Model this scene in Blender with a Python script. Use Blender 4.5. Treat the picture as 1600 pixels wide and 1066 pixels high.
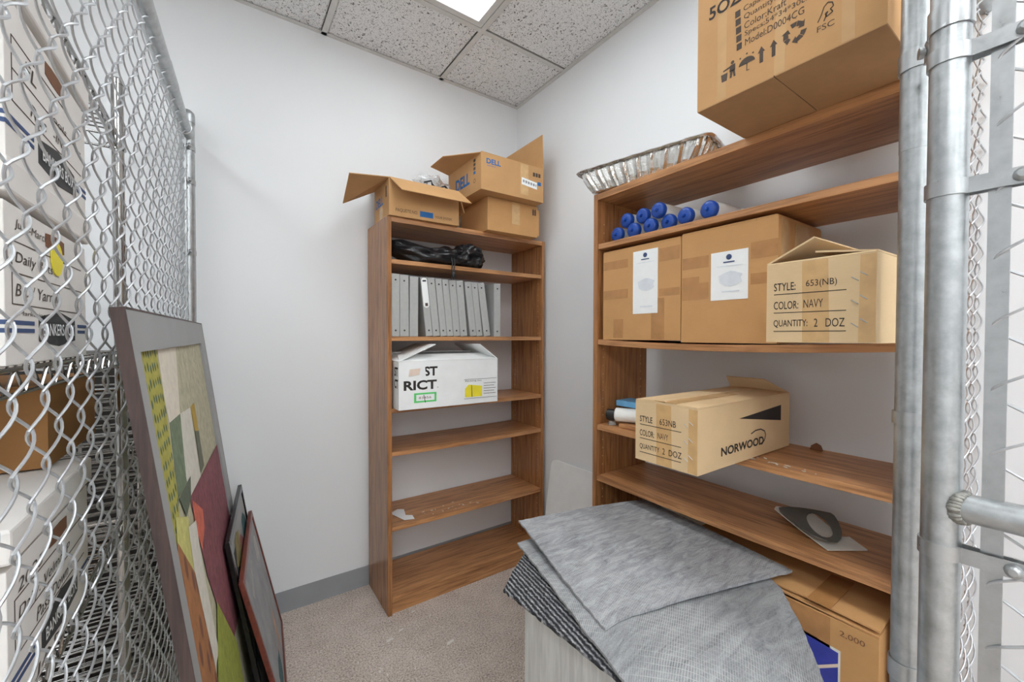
import bpy, math, random
from mathutils import Vector, Matrix

for _o in list(bpy.data.objects):
    bpy.data.objects.remove(_o, do_unlink=True)
scene = bpy.context.scene
COL = scene.collection
R = math.radians
rnd = random.Random(7)

# ------------------------------------------------------------------ camera
YAW, PITCH, ROLL, FPX, CAMH = 0.608159, -0.01736, 0.0023, 647.11, 1.2879
cam_d = bpy.data.cameras.new('camera')
cam = bpy.data.objects.new('camera', cam_d)
COL.objects.link(cam)
cam_d.sensor_width = 36.0
cam_d.lens = 36.0 * FPX / 1600.0
cam_d.shift_y = 3.387 / 1600.0
cam_d.clip_start = 0.01
_c, _s = math.cos(YAW), math.sin(YAW)
_R0, _F0, _U0 = Vector((_c, -_s, 0)), Vector((_s, _c, 0)), Vector((0, 0, 1))
_F = _F0 * math.cos(PITCH) + _U0 * math.sin(PITCH)
_U1 = -_F0 * math.sin(PITCH) + _U0 * math.cos(PITCH)
_Rr = _R0 * math.cos(ROLL) + _U1 * math.sin(ROLL)
_Uu = -_R0 * math.sin(ROLL) + _U1 * math.cos(ROLL)
cam.matrix_world = Matrix(((_Rr.x, _Uu.x, -_F.x, 0), (_Rr.y, _Uu.y, -_F.y, 0),
                           (_Rr.z, _Uu.z, -_F.z, CAMH), (0, 0, 0, 1)))
scene.camera = cam

# ------------------------------------------------------------------ world, light, exposure
world = bpy.data.worlds.new('world')
scene.world = world
world.use_nodes = True
world.node_tree.nodes['Background'].inputs[0].default_value = (0.9, 0.95, 1.0, 1)
world.node_tree.nodes['Background'].inputs[1].default_value = 0.3
vs = scene.view_settings
vs.view_transform = 'Standard'
vs.look = 'None'
vs.gamma = 1.0
vs.use_curve_mapping = False
vs.exposure = 0.16
# ceiling fixtures: (x0, x1, y0, y1, lens emission)
CAGE_LENS = 5.0
SIDE_FILL_LENS = 4.0  # added fill fixture left of the fence, out of view
OUTER_LENS = 15.0
LAMP_COL = (0.915, 0.97, 1.0)
scene.cycles.diffuse_bounces = 10
scene.cycles.max_bounces = 14

# ------------------------------------------------------------------ room numbers
WX, WY, CH = 1.544, 2.167, 2.728        # right wall, back wall, ceiling height
LX, FY = -2.2, -6.0                     # left wall, front wall (behind the camera)


# ================================================================== helpers
class MB:
    """collects geometry in world coordinates and links it as ONE mesh object"""
    def __init__(self):
        self.v, self.f, self.m = [], [], []

    def add(self, vs_, fs, mi=0):
        b = len(self.v)
        self.v += [Vector(p) for p in vs_]
        self.f += [tuple(i + b for i in f) for f in fs]
        self.m += [mi] * len(fs)
        return self

    def box(self, a, b, mi=0):
        x0, y0, z0 = a
        x1, y1, z1 = b
        return self.hexa([(x0, y0, z0), (x1, y0, z0), (x1, y1, z0), (x0, y1, z0),
                          (x0, y0, z1), (x1, y0, z1), (x1, y1, z1), (x0, y1, z1)], mi)

    def hexa(self, p, mi=0):
        return self.add(p, [(0, 3, 2, 1), (4, 5, 6, 7), (0, 1, 5, 4), (1, 2, 6, 5), (2, 3, 7, 6), (3, 0, 4, 7)], mi)

    def fbox(self, F, a, b, mi=0):
        x0, y0, z0 = a
        x1, y1, z1 = b
        return self.hexa([F(*q) for q in ((x0, y0, z0), (x1, y0, z0), (x1, y1, z0), (x0, y1, z0),
                                          (x0, y0, z1), (x1, y0, z1), (x1, y1, z1), (x0, y1, z1))], mi)

    def slab(self, poly, th, mi=0):
        """polygon extruded by th along its normal (towards -normal)"""
        p = [Vector(q) for q in poly]
        n = Vector((0, 0, 0))
        for i in range(len(p)):
            a, b = p[i], p[(i + 1) % len(p)]
            n += a.cross(b)
        n.normalize()
        k = len(p)
        vv = p + [q - n * th for q in p]
        fs = [tuple(range(k)), tuple(range(2 * k - 1, k - 1, -1))]
        fs += [(i, i + k, (i + 1) % k + k, (i + 1) % k) for i in range(k)]
        return self.add(vv, fs, mi)

    def tube(self, pts, r, n=8, cap=True, mi=0):
        pts = [Vector(p) for p in pts]
        rs = r if isinstance(r, (list, tuple)) else [r] * len(pts)
        vv, fs = [], []
        t0 = (pts[1] - pts[0]).normalized()
        ref = Vector((0, 0, 1)) if abs(t0.z) < 0.9 else Vector((1, 0, 0))
        up = (ref - t0 * ref.dot(t0)).normalized()
        for i, p in enumerate(pts):
            if i == 0:
                t = t0
            elif i == len(pts) - 1:
                t = (pts[i] - pts[i - 1]).normalized()
            else:
                t = (pts[i + 1] - pts[i - 1]).normalized()
            up = (up - t * up.dot(t)).normalized()
            sd = t.cross(up)
            for k in range(n):
                a = 2 * math.pi * k / n
                vv.append(p + (up * math.cos(a) + sd * math.sin(a)) * rs[i])
        for i in range(len(pts) - 1):
            for k in range(n):
                a, b = i * n + k, i * n + (k + 1) % n
                fs.append((a, b, b + n, a + n))
        if cap:
            fs.append(tuple(range(n - 1, -1, -1)))
            fs.append(tuple((len(pts) - 1) * n + k for k in range(n)))
        return self.add(vv, fs, mi)

    def lathe(self, o, axis, prof, n=20, mi=0):
        """profile of (along, radius) about an axis through o"""
        ax = Vector(axis).normalized()
        pts = [Vector(o) + ax * a for a, _ in prof]
        ref = Vector((0, 0, 1)) if abs(ax.z) < 0.9 else Vector((1, 0, 0))
        up = (ref - ax * ref.dot(ax)).normalized()
        sd = ax.cross(up)
        vv, fs = [], []
        for p, (_, r_) in zip(pts, prof):
            for k in range(n):
                a = 2 * math.pi * k / n
                vv.append(p + (up * math.cos(a) + sd * math.sin(a)) * max(r_, 1e-5))
        for i in range(len(prof) - 1):
            for k in range(n):
                a, b = i * n + k, i * n + (k + 1) % n
                fs.append((a, b, b + n, a + n))
        fs.append(tuple(range(n - 1, -1, -1)))
        fs.append(tuple((len(prof) - 1) * n + k for k in range(n)))
        return self.add(vv, fs, mi)

    def build(self, name, mat, parent=None, smooth=False, bevel=0.0, kind=None, label=None):
        org = ORG.get(parent, Vector((0, 0, 0))) if parent else Vector((0, 0, 0))
        me = bpy.data.meshes.new(name)
        me.from_pydata([tuple(p - org) for p in self.v], [], self.f)
        for m_ in (mat if isinstance(mat, (list, tuple)) else [mat]):
            me.materials.append(m_)
        for i, p in enumerate(me.polygons):
            p.material_index = self.m[i]
            p.use_smooth = smooth
        me.update()
        if smooth:
            try:
                me.set_sharp_from_angle(angle=R(40))
            except Exception:
                pass
        o = bpy.data.objects.new(name, me)
        COL.objects.link(o)
        ORG[o] = org
        if parent:
            o.parent = parent
        if bevel:
            b = o.modifiers.new('bevel', 'BEVEL')
            b.width = bevel
            b.segments = 2
            b.limit_method = 'ANGLE'
        if kind:
            o['kind'] = kind
        if label:
            o['label'] = label
        return o


ORG = {}


def tag(o, label, cat, group=None):
    o['label'] = label
    o['category'] = cat
    if group:
        o['group'] = group
    return o


def thing(name, label, cat, loc, group=None):
    o = bpy.data.objects.new(name, None)
    o.empty_display_size = 0.05
    COL.objects.link(o)
    o.location = loc
    ORG[o] = Vector(loc)
    return tag(o, label, cat, group)


def struct(o):
    o['kind'] = 'structure'
    return o


def copy_tree(o, parent=None):
    c = o.copy()
    COL.objects.link(c)
    c.parent = parent
    for ch in list(o.children):
        copy_tree(ch, c)
    return c


def frame(o, yawdeg):
    """local x to the right along a front face, y to the back, z up"""
    o = Vector(o)
    c, s = math.cos(R(yawdeg)), math.sin(R(yawdeg))

    def F(x, y, z):
        return Vector((o.x + c * x - s * y, o.y + s * x + c * y, o.z + z))
    return F


def face_axes(F, side):
    o = F(0, 0, 0)
    ex, ey, ez = F(1, 0, 0) - o, F(0, 1, 0) - o, Vector((0, 0, 1))
    return {'front': (ex, ez, -ey), 'right': (ey, ez, ex), 'left': (-ey, ez, -ex),
            'top': (ex, ey, ez), 'back': (-ex, ez, ey)}[side]


def text(body, o, right, up, w, h, mat, parent, name='lettering', bold=0.0, skew=0.0, th=0.0006):
    """flat lettering fitted into a w x h rectangle whose lower left corner is o"""
    cu = bpy.data.curves.new('t', 'FONT')
    cu.body = body
    cu.size = 1.0
    cu.offset = bold
    cu.resolution_u = 3
    ob = bpy.data.objects.new('t', cu)
    me = bpy.data.meshes.new_from_object(ob)
    bpy.data.objects.remove(ob)
    bpy.data.curves.remove(cu)
    xs = [v.co.x for v in me.vertices]
    ys = [v.co.y for v in me.vertices]
    if not xs:
        return None
    x0, x1, y0, y1 = min(xs), max(xs), min(ys), max(ys)
    right, up = Vector(right), Vector(up)
    n = right.cross(up)
    org = ORG.get(parent, Vector((0, 0, 0)))
    for v in me.vertices:
        a = (v.co.x - x0) / (x1 - x0)
        b = (v.co.y - y0) / max(y1 - y0, 1e-6)
        v.co = Vector(o) + right * (a * w + skew * b * h) + up * (b * h) + n * th - org
    me.materials.clear()
    me.materials.append(mat)
    t = bpy.data.objects.new(name, me)
    t.name = name
    COL.objects.link(t)
    t.parent = parent
    return t


def decal(pts, mat, parent, name, lift=0.0006, th=0.0005, n=None):
    m = MB()
    p = [Vector(q) for q in pts]
    nn = Vector((0, 0, 0))
    for i in range(len(p)):
        nn += (p[i] - p[0]).cross(p[(i + 1) % len(p)] - p[0])
    nn.normalize()
    if nn.x > .9 and p[0].x > 0:        # every front face in the cage looks towards -x
        p, nn = p[::-1], -nn
    m.slab([q + nn * lift for q in p], th)
    return m.build(name, mat, parent)


# ------------------------------------------------------------------ materials
def nmat(name):
    m = bpy.data.materials.new(name)
    m.use_nodes = True
    nt = m.node_tree
    b = nt.nodes['Principled BSDF']
    return m, nt, b


def lin(c):
    return tuple(((x / 255) / 12.92 if x / 255 <= 0.04045 else ((x / 255 + 0.055) / 1.055) ** 2.4) for x in c)


def coords(nt, scale=(1, 1, 1), kind='Object'):
    tc = nt.nodes.new('ShaderNodeTexCoord')
    mp = nt.nodes.new('ShaderNodeMapping')
    mp.inputs['Scale'].default_value = scale
    nt.links.new(tc.outputs[kind], mp.inputs[0])
    return mp.outputs[0]


def noise(nt, vec, scale, detail=3, rough=0.55, dist=0.0):
    n = nt.nodes.new('ShaderNodeTexNoise')
    n.inputs['Scale'].default_value = scale
    n.inputs['Detail'].default_value = detail
    n.inputs['Roughness'].default_value = rough
    n.inputs['Distortion'].default_value = dist
    nt.links.new(vec, n.inputs['Vector'])
    return n.outputs['Fac']


def ramp(nt, fac, stops):
    r = nt.nodes.new('ShaderNodeValToRGB')
    el = r.color_ramp.elements
    while len(el) > 1:
        el.remove(el[-1])
    el[0].position = stops[0][0]
    el[0].color = (*stops[0][1], 1)
    for p, c in stops[1:]:
        e = el.new(p)
        e.color = (*c, 1)
    nt.links.new(fac, r.inputs[0])
    return r.outputs[0]


def bump(nt, b, h, strength=0.2, dist=0.002):
    bp = nt.nodes.new('ShaderNodeBump')
    bp.inputs['Strength'].default_value = strength
    bp.inputs['Distance'].default_value = dist
    nt.links.new(h, bp.inputs['Height'])
    nt.links.new(bp.outputs[0], b.inputs['Normal'])


def plain(name, rgb, rough=0.6, metal=0.0, var=0.06, scale=30, bmp=0.0, spec=0.5):
    m, nt, b = nmat(name)
    c = lin(rgb)
    v = coords(nt)
    f = noise(nt, v, scale)
    lo = tuple(x * (1 - var) for x in c)
    hi = tuple(min(1, x * (1 + var)) for x in c)
    nt.links.new(ramp(nt, f, [(0.3, lo), (0.7, hi)]), b.inputs['Base Color'])
    b.inputs['Roughness'].default_value = rough
    b.inputs['Metallic'].default_value = metal
    b.inputs['Specular IOR Level'].default_value = spec
    if bmp:
        bump(nt, b, f, bmp)
    return m


def wood(name, axis, base=(139, 88, 50), dark=(92, 52, 27), rough=0.38):
    m, nt, b = nmat(name)
    sc = [26, 26, 26]
    sc[axis] = 1.6
    v = coords(nt, tuple(sc))
    f = noise(nt, v, 2.2, 5, 0.62, 0.6)
    sc2 = [120, 120, 120]
    sc2[axis] = 5
    f2 = noise(nt, coords(nt, tuple(sc2)), 2.0, 2)
    mx = nt.nodes.new('ShaderNodeMath')
    mx.operation = 'MULTIPLY_ADD'
    nt.links.new(f2, mx.inputs[0])
    mx.inputs[1].default_value = 0.35
    nt.links.new(f, mx.inputs[2])
    mid = tuple((p + q) / 2 for p, q in zip(base, dark))
    nt.links.new(ramp(nt, mx.outputs[0], [(0.42, lin(dark)), (0.58, lin(mid)), (0.72, lin(base)), (0.9, tuple(x * 1.15 for x in lin(base)))]),
                 b.inputs['Base Color'])
    b.inputs['Roughness'].default_value = rough
    bump(nt, b, mx.outputs[0], 0.06, 0.001)
    return m


def cardboard(name, rgb=(190, 148, 102), var=0.07):
    m, nt, b = nmat(name)
    c = lin(rgb)
    v = coords(nt)
    f = noise(nt, v, 9, 4, 0.6)
    g = noise(nt, coords(nt, (1, 1, 12)), 60, 2)
    ad = nt.nodes.new('ShaderNodeMath')
    ad.operation = 'MULTIPLY_ADD'
    nt.links.new(g, ad.inputs[0])
    ad.inputs[1].default_value = 0.4
    nt.links.new(f, ad.inputs[2])
    nt.links.new(ramp(nt, ad.outputs[0], [(0.45, tuple(x * (1 - var) for x in c)), (0.95, tuple(x * (1 + var) for x in c))]),
                 b.inputs['Base Color'])
    b.inputs['Roughness'].default_value = 0.8
    b.inputs['Specular IOR Level'].default_value = 0.2
    bump(nt, b, ad.outputs[0], 0.12, 0.001)
    return m


M = {}
# painted wall
m, nt, b = nmat('wall_paint')
v = coords(nt)
f = noise(nt, v, 220, 2)
g = noise(nt, v, 1.3, 3)
nt.links.new(ramp(nt, g, [(0.3, lin((226, 228, 230))), (0.7, lin((230, 232, 234)))]), b.inputs['Base Color'])
b.inputs['Roughness'].default_value = 0.62
b.inputs['Specular IOR Level'].default_value = 0.3
bump(nt, b, f, 0.06, 0.0006)
M['wall'] = m
# carpet floor
m, nt, b = nmat('floor_carpet')
v = coords(nt)
f = noise(nt, v, 150, 4, 0.8)
g = noise(nt, v, 9, 4, 0.6)
mx = nt.nodes.new('ShaderNodeMath')
mx.operation = 'MULTIPLY_ADD'
nt.links.new(g, mx.inputs[0])
mx.inputs[1].default_value = 0.16
nt.links.new(f, mx.inputs[2])
nt.links.new(ramp(nt, mx.outputs[0], [(0.42, lin((126, 111, 101))), (0.57, lin((198, 185, 175))), (0.75, lin((236, 226, 217)))]), b.inputs['Base Color'])
b.inputs['Roughness'].default_value = 0.95
b.inputs['Specular IOR Level'].default_value = 0.1
bump(nt, b, f, 0.7, 0.004)
M['carpet'] = m
# ceiling tile with fissures
m, nt, b = nmat('ceiling_tile_fissured')
v = coords(nt)
f = noise(nt, v, 85, 3, 0.6, 1.2)
g = noise(nt, v, 230, 2, 0.6)
c1 = ramp(nt, f, [(0.35, (0, 0, 0)), (0.425, (1, 1, 1))])
c2 = ramp(nt, g, [(0.33, (0.25, 0.25, 0.25)), (0.43, (1, 1, 1))])
mu = nt.nodes.new('ShaderNodeMixRGB')
mu.blend_type = 'MULTIPLY'
mu.inputs[0].default_value = 1.0
nt.links.new(c1, mu.inputs[1])
nt.links.new(c2, mu.inputs[2])
cc = ramp(nt, mu.outputs[0], [(0.0, lin((92, 92, 92))), (1.0, lin((234, 235, 236)))])
nt.links.new(cc, b.inputs['Base Color'])
b.inputs['Roughness'].default_value = 0.95
bump(nt, b, mu.outputs[0], 0.6, 0.003)
M['tile'] = m
M['tee'] = plain('white_grid_metal', (206, 206, 204), 0.45, 0, 0.03)
M['gap'] = plain('dark_joint', (60, 58, 56), 0.9)
M['base'] = plain('grey_vinyl_base', (150, 153, 156), 0.5, 0, 0.05, 8)
for ax, nm in enumerate('xyz'):
    M['wood_' + nm] = wood('walnut_laminate_' + nm, ax, (190, 138, 92), (128, 84, 52))
M['wood_z'] = wood('walnut_laminate_z', 2, (168, 116, 72), (112, 72, 44), 0.26)
M['card'] = cardboard('kraft_cardboard')
M['card_l'] = cardboard('pale_kraft_cardboard', (216, 188, 148), 0.05)
M['card_d'] = cardboard('tan_cardboard', (196, 150, 100))
M['card_brown'] = cardboard('dark_brown_cardboard', (150, 108, 66))
M['card_in'] = cardboard('cardboard_inside', (168, 132, 96))
M['tape'] = plain('packing_tape', (176, 128, 80), 0.25, 0, 0.14, 25, 0.15)
M['tape_l'] = plain('pale_packing_tape', (206, 168, 118), 0.22, 0, 0.1, 25, 0.1)
M['clear_tape'] = plain('clear_tape', (198, 160, 116), 0.10, 0, 0.06, 20, 0.1)
M['ink'] = plain('black_ink', (44, 38, 36), 0.8)
M['ink_soft'] = plain('faded_ink', (78, 66, 58), 0.85)
M['blue_ink'] = plain('blue_ink', (30, 98, 160), 0.7)
M['box_white'] = plain('white_board', (236, 238, 238), 0.75, 0, 0.03, 12, 0.05)
M['archive'] = plain('archive_box_white', (222, 218, 214), 0.8, 0, 0.04, 10, 0.08)
M['paper'] = plain('white_paper', (238, 240, 240), 0.7, 0, 0.02)
M['ghost'] = plain('faint_print', (216, 221, 228), 0.7)
M['green_tag'] = plain('green_sticker', (92, 206, 112), 0.6)
M['yellow_tag'] = plain('yellow_sticker', (240, 224, 58), 0.6)
M['label_pink'] = plain('pale_sticker', (226, 206, 190), 0.6)
M['navy_stripe'] = plain('navy_stripe', (60, 78, 118), 0.7)
M['logo_grey'] = plain('charcoal_logo', (58, 58, 60), 0.7)
M['binder'] = plain('grey_binder_cloth', (172, 173, 171), 0.55, 0, 0.05, 60, 0.05)
M['black'] = plain('black_plastic', (22, 22, 24), 0.4)
M['bottle'] = plain('white_plastic_bottle', (232, 232, 228), 0.35, 0, 0.02)
M['bluecap'] = plain('blue_plastic_cap', (26, 72, 160), 0.3, 0, 0.1, 40)
M['cabinet'] = wood('grey_washed_wood', 2, (206, 206, 204), (184, 184, 183), 0.6)
M['frame_dark'] = wood('dark_brown_frame', 2, (76, 60, 56), (50, 39, 37), 0.55)
M['mat_grey'] = plain('grey_mat_board', (146, 147, 147), 0.5, 0, 0.04, 10)
M['frame_black'] = plain('black_lacquer', (20, 20, 22), 0.25)
M['frame_red'] = wood('mahogany_frame', 1, (112, 52, 40), (76, 34, 28), 0.35)
M['dark_backdrop'] = plain('dark_brown_backdrop', (42, 36, 33), 0.6, 0, 0.1)
M['plate'] = plain('chipped_tan', (120, 80, 56), 0.8)
M['lightblue'] = plain('light_blue_box', (110, 172, 214), 0.5)
M['royal'] = plain('royal_blue_label', (42, 56, 160), 0.4, 0, 0.15, 30)
M['darkgrey_card'] = plain('dark_grey_card', (92, 92, 86), 0.5)
M['offwhite'] = plain('off_white_plastic', (222, 220, 212), 0.45)
M['cable'] = plain('black_cable', (30, 30, 34), 0.5)
# metals
def metal(name, rgb, rough, var, scale, mtl=1.0, bmp=0.05):
    m, nt, b = nmat(name)
    v = coords(nt)
    f = noise(nt, v, scale, 4, 0.65)
    c = lin(rgb)
    nt.links.new(ramp(nt, f, [(0.3, tuple(x * (1 - var) for x in c)), (0.7, tuple(min(1, x * (1 + var)) for x in c))]), b.inputs['Base Color'])
    b.inputs['Metallic'].default_value = mtl
    r_ = ramp(nt, f, [(0.3, (rough * 0.8,) * 3), (0.7, (rough * 1.25,) * 3)])
    nt.links.new(r_, b.inputs['Roughness'])
    if bmp:
        bump(nt, b, f, bmp, 0.001)
    return m


M['galv'] = metal('galvanised_pipe', (180, 183, 184), 0.38, 0.2, 45, 0.9)
M['band'] = metal('pressed_steel_band', (184, 186, 187), 0.34, 0.08, 60, 0.9)
M['wire'] = metal('galvanised_wire', (196, 198, 201), 0.42, 0.08, 80, 0.75, 0)
M['chrome'] = metal('chrome', (168, 167, 165), 0.16, 0.05, 30, 1.0, 0)
M['weld'] = metal('rough_weld', (150, 148, 142), 0.55, 0.4, 140, 0.8, 0.6)
# crinkled foil
m, nt, b = nmat('aluminium_foil')
f = noise(nt, coords(nt), 26, 4, 0.6, 1.5)
b.inputs['Base Color'].default_value = (0.80, 0.79, 0.76, 1)
b.inputs['Metallic'].default_value = 1.0
b.inputs['Roughness'].default_value = 0.2
bump(nt, b, f, 0.5, 0.006)
M['foil'] = m
# fabric of the black bag
m, nt, b = nmat('black_nylon')
f = noise(nt, coords(nt, (1, 1, 2)), 22, 3, 0.5, 1.5)
b.inputs['Base Color'].default_value = (0.008, 0.008, 0.010, 1)
b.inputs['Roughness'].default_value = 0.3
bump(nt, b, f, 0.35, 0.006)
M['nylon'] = m
# clear plastic film
m, nt, b = nmat('clear_film')
b.inputs['Base Color'].default_value = (0.9, 0.92, 0.93, 1)
b.inputs['Transmission Weight'].default_value = 0.75
b.inputs['Roughness'].default_value = 0.12
b.inputs['IOR'].default_value = 1.2
f = noise(nt, coords(nt), 40, 3)
bump(nt, b, f, 0.6, 0.006)
M['film'] = m


def backing(name, rot, lo, hi, amount):
    """woven carpet-tile backing: mottled grey with a thin pale thread grid"""
    m, nt, b = nmat(name)
    tc = nt.nodes.new('ShaderNodeTexCoord')
    mp = nt.nodes.new('ShaderNodeMapping')
    mp.inputs['Rotation'].default_value = (0, 0, rot)
    nt.links.new(tc.outputs['Object'], mp.inputs[0])
    br = nt.nodes.new('ShaderNodeTexBrick')
    br.offset = 0.0
    br.inputs['Scale'].default_value = 1.0
    br.inputs['Brick Width'].default_value = 0.0045
    br.inputs['Row Height'].default_value = 0.012
    br.inputs['Mortar Size'].default_value = 0.0007
    br.inputs['Mortar Smooth'].default_value = 0.5
    br.inputs['Color1'].default_value = (0, 0, 0, 1)
    br.inputs['Color2'].default_value = (0, 0, 0, 1)
    br.inputs['Mortar'].default_value = (1, 1, 1, 1)
    # waviness of the threads
    nz = nt.nodes.new('ShaderNodeTexNoise')
    nz.inputs['Scale'].default_value = 9
    nt.links.new(mp.outputs[0], nz.inputs['Vector'])
    vm = nt.nodes.new('ShaderNodeVectorMath')
    vm.operation = 'MULTIPLY_ADD'
    nt.links.new(nz.outputs['Color'], vm.inputs[0])
    vm.inputs[1].default_value = (0.012, 0.012, 0)
    nt.links.new(mp.outputs[0], vm.inputs[2])
    nt.links.new(vm.outputs[0], br.inputs['Vector'])
    mp2 = nt.nodes.new('ShaderNodeMapping')
    mp2.inputs['Rotation'].default_value = (0, 0, rot + 0.5)
    mp2.inputs['Scale'].default_value = (14, 60, 14)
    nt.links.new(tc.outputs['Object'], mp2.inputs[0])
    g = noise(nt, mp2.outputs[0], 1.0, 5, 0.7, 0.8)
    fine = noise(nt, mp.outputs[0], 420, 2)
    ad = nt.nodes.new('ShaderNodeMath')
    ad.operation = 'MULTIPLY_ADD'
    nt.links.new(fine, ad.inputs[0])
    ad.inputs[1].default_value = 0.45
    nt.links.new(g, ad.inputs[2])
    base = ramp(nt, ad.outputs[0], [(0.45, lin(lo)), (1.0, lin(hi))])
    mask = noise(nt, mp.outputs[0], 7, 3)
    mk = ramp(nt, mask, [(0.42, (0, 0, 0)), (0.62, (amount,) * 3)])
    mm = nt.nodes.new('ShaderNodeMath')
    mm.operation = 'MULTIPLY'
    nt.links.new(br.outputs['Color'], mm.inputs[0])
    nt.links.new(mk, mm.inputs[1])
    mix = nt.nodes.new('ShaderNodeMixRGB')
    nt.links.new(mm.outputs[0], mix.inputs[0])
    nt.links.new(base, mix.inputs[1])
    mix.inputs[2].default_value = (*lin((190, 190, 188)), 1)
    nt.links.new(mix.outputs[0], b.inputs['Base Color'])
    b.inputs['Roughness'].default_value = 0.85
    b.inputs['Specular IOR Level'].default_value = 0.25
    bump(nt, b, ad.outputs[0], 0.35, 0.002)
    return m


M['backing1'] = backing('tile_backing_mottled', 1.28, (106, 107, 110), (186, 187, 190), 0.45)
M['backing2'] = backing('tile_backing_woven', 1.05, (104, 105, 108), (168, 169, 171), 0.8)
# loop pile: dark rows with pale flecks
m, nt, b = nmat('loop_pile_carpet')
tc = nt.nodes.new('ShaderNodeTexCoord')
mp = nt.nodes.new('ShaderNodeMapping')
mp.inputs['Rotation'].default_value = (0, 0, 0.09)
nt.links.new(tc.outputs['Object'], mp.inputs[0])
wv = nt.nodes.new('ShaderNodeTexWave')
wv.inputs['Scale'].default_value = 38
wv.inputs['Distortion'].default_value = 2.5
wv.inputs['Detail Scale'].default_value = 3
nt.links.new(mp.outputs[0], wv.inputs['Vector'])
mp3 = nt.nodes.new('ShaderNodeMapping')
mp3.inputs['Rotation'].default_value = (0, 0, 0.09)
mp3.inputs['Scale'].default_value = (300, 90, 90)
nt.links.new(tc.outputs['Object'], mp3.inputs[0])
fl = noise(nt, mp3.outputs[0], 1.0, 3, 0.7)
mu = nt.nodes.new('ShaderNodeMath')
mu.operation = 'MULTIPLY'
nt.links.new(wv.outputs['Fac'], mu.inputs[0])
nt.links.new(fl, mu.inputs[1])
nt.links.new(ramp(nt, mu.outputs[0], [(0.10, lin((34, 34, 38))), (0.40, lin((112, 112, 116))), (0.75, lin((206, 206, 204)))]), b.inputs['Base Color'])
b.inputs['Roughness'].default_value = 0.95
bump(nt, b, wv.outputs['Fac'], 0.6, 0.003)
M['pile'] = m
# troffer lens
def lens_mat(name, strength):
    m, nt, b = nmat(name)
    b.inputs['Base Color'].default_value = (0.62, 0.62, 0.62, 1)
    b.inputs['Roughness'].default_value = 0.4
    b.inputs['Emission Color'].default_value = (*LAMP_COL, 1)
    b.inputs['Emission Strength'].default_value = strength
    f = noise(nt, coords(nt), 300, 1)
    bump(nt, b, f, 0.2, 0.001)
    return m


M['lens_dim'] = lens_mat('dim_prismatic_lens', CAGE_LENS)
M['lens_lit'] = lens_mat('lit_prismatic_lens', OUTER_LENS)
M['lens_fill'] = lens_mat('side_fill_lens', SIDE_FILL_LENS)


# ================================================================== room shell
def plane_box(name, a, b, mat):
    return struct(MB().box(a, b).build(name, mat))


plane_box('floor', (LX - .1, FY - .1, -.1), (WX + .1, WY + .1, 0), M['carpet'])
plane_box('wall_back', (LX - .1, WY, 0), (WX + .1, WY + .1, CH + .1), M['wall'])
plane_box('wall_right', (WX, FY, 0), (WX + .1, WY, CH + .1), M['wall'])
plane_box('wall_left', (LX - .1, FY, 0), (LX, WY, CH + .1), M['wall'])
plane_box('wall_front', (LX - .1, FY - .1, 0), (WX + .1, FY, CH + .1), M['wall'])
plane_box('baseboard_back', (LX, WY - .004, 0), (WX - .0, WY, .1), M['base'])
plane_box('baseboard_right', (WX - .004, FY, 0), (WX, WY - .004, .1), M['base'])

ceiling = plane_box('ceiling', (LX - .1, FY - .1, CH + .035), (WX + .1, WY + .1, CH + .12), M['gap'])
GX, GY, GP = 1.0146, 1.7116, 0.61
gxs = [GX - GP * k for k in range(20) if GX - GP * k > LX]
gys = [GY - GP * k for k in range(20) if GY - GP * k > FY]
xe = [WX] + gxs + [LX]
ye = [WY] + gys + [FY]
TROFF = [(1, 1, 2, 'dim')] + [(i, j, 2, 'lit') for i in (1, 4) for j in (4, 7, 10)] + [(4, 1, 2, 'lit')]
troff_cells = {}
for ci, cj, n, st in TROFF:
    if st != 'none':
        for k in range(n):
            troff_cells[(ci, cj + k)] = st
g = 0.013
tile_cache = {}
for i in range(len(xe) - 1):
    for j in range(len(ye) - 1):
        if (i, j) in troff_cells:
            continue
        x1, x0, y1, y0 = xe[i] - g, xe[i + 1] + g, ye[j] - g, ye[j + 1] + g
        key = (round(x1 - x0, 3), round(y1 - y0, 3))
        cx, cy = (x0 + x1) / 2, (y0 + y1) / 2
        if key not in tile_cache:
            hx, hy = (x1 - x0) / 2, (y1 - y0) / 2
            mb = MB()
            # tegular tile: bevelled edge
            mb.add([(-hx, -hy, .012), (hx, -hy, .012), (hx, hy, .012), (-hx, hy, .012),
                    (-hx, -hy, .004), (hx, -hy, .004), (hx, hy, .004), (-hx, hy, .004),
                    (-hx + .006, -hy + .006, 0), (hx - .006, -hy + .006, 0), (hx - .006, hy - .006, 0), (-hx + .006, hy - .006, 0)],
                   [(0, 1, 2, 3), (11, 10, 9, 8), (4, 5, 1, 0), (5, 6, 2, 1), (6, 7, 3, 2), (7, 4, 0, 3),
                    (8, 9, 5, 4), (9, 10, 6, 5), (10, 11, 7, 6), (11, 8, 4, 7)])
            t = mb.build('ceiling_tile', M['tile'], ceiling)
            tile_cache[key] = t
        else:
            t = tile_cache[key].copy()
            COL.objects.link(t)
        t.location = (cx, cy, CH + .006)
        if key == (round(GP - 2 * g, 3),) * 2:
            t.rotation_euler = (0, 0, R(90) * ((i + 2 * j) % 4))
for x in gxs:
    MB().box((x - .012, FY, CH), (x + .012, WY, CH + .003)).box((x - .003, FY, CH + .003), (x + .003, WY, CH + .035)).build('grid_bar', M['tee'], ceiling)
for y in gys:
    MB().box((LX, y - .012, CH + .0005), (WX, y + .012, CH + .0032)).box((LX, y - .003, CH + .003), (WX, y + .003, CH + .035)).build('grid_bar', M['tee'], ceiling)
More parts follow.
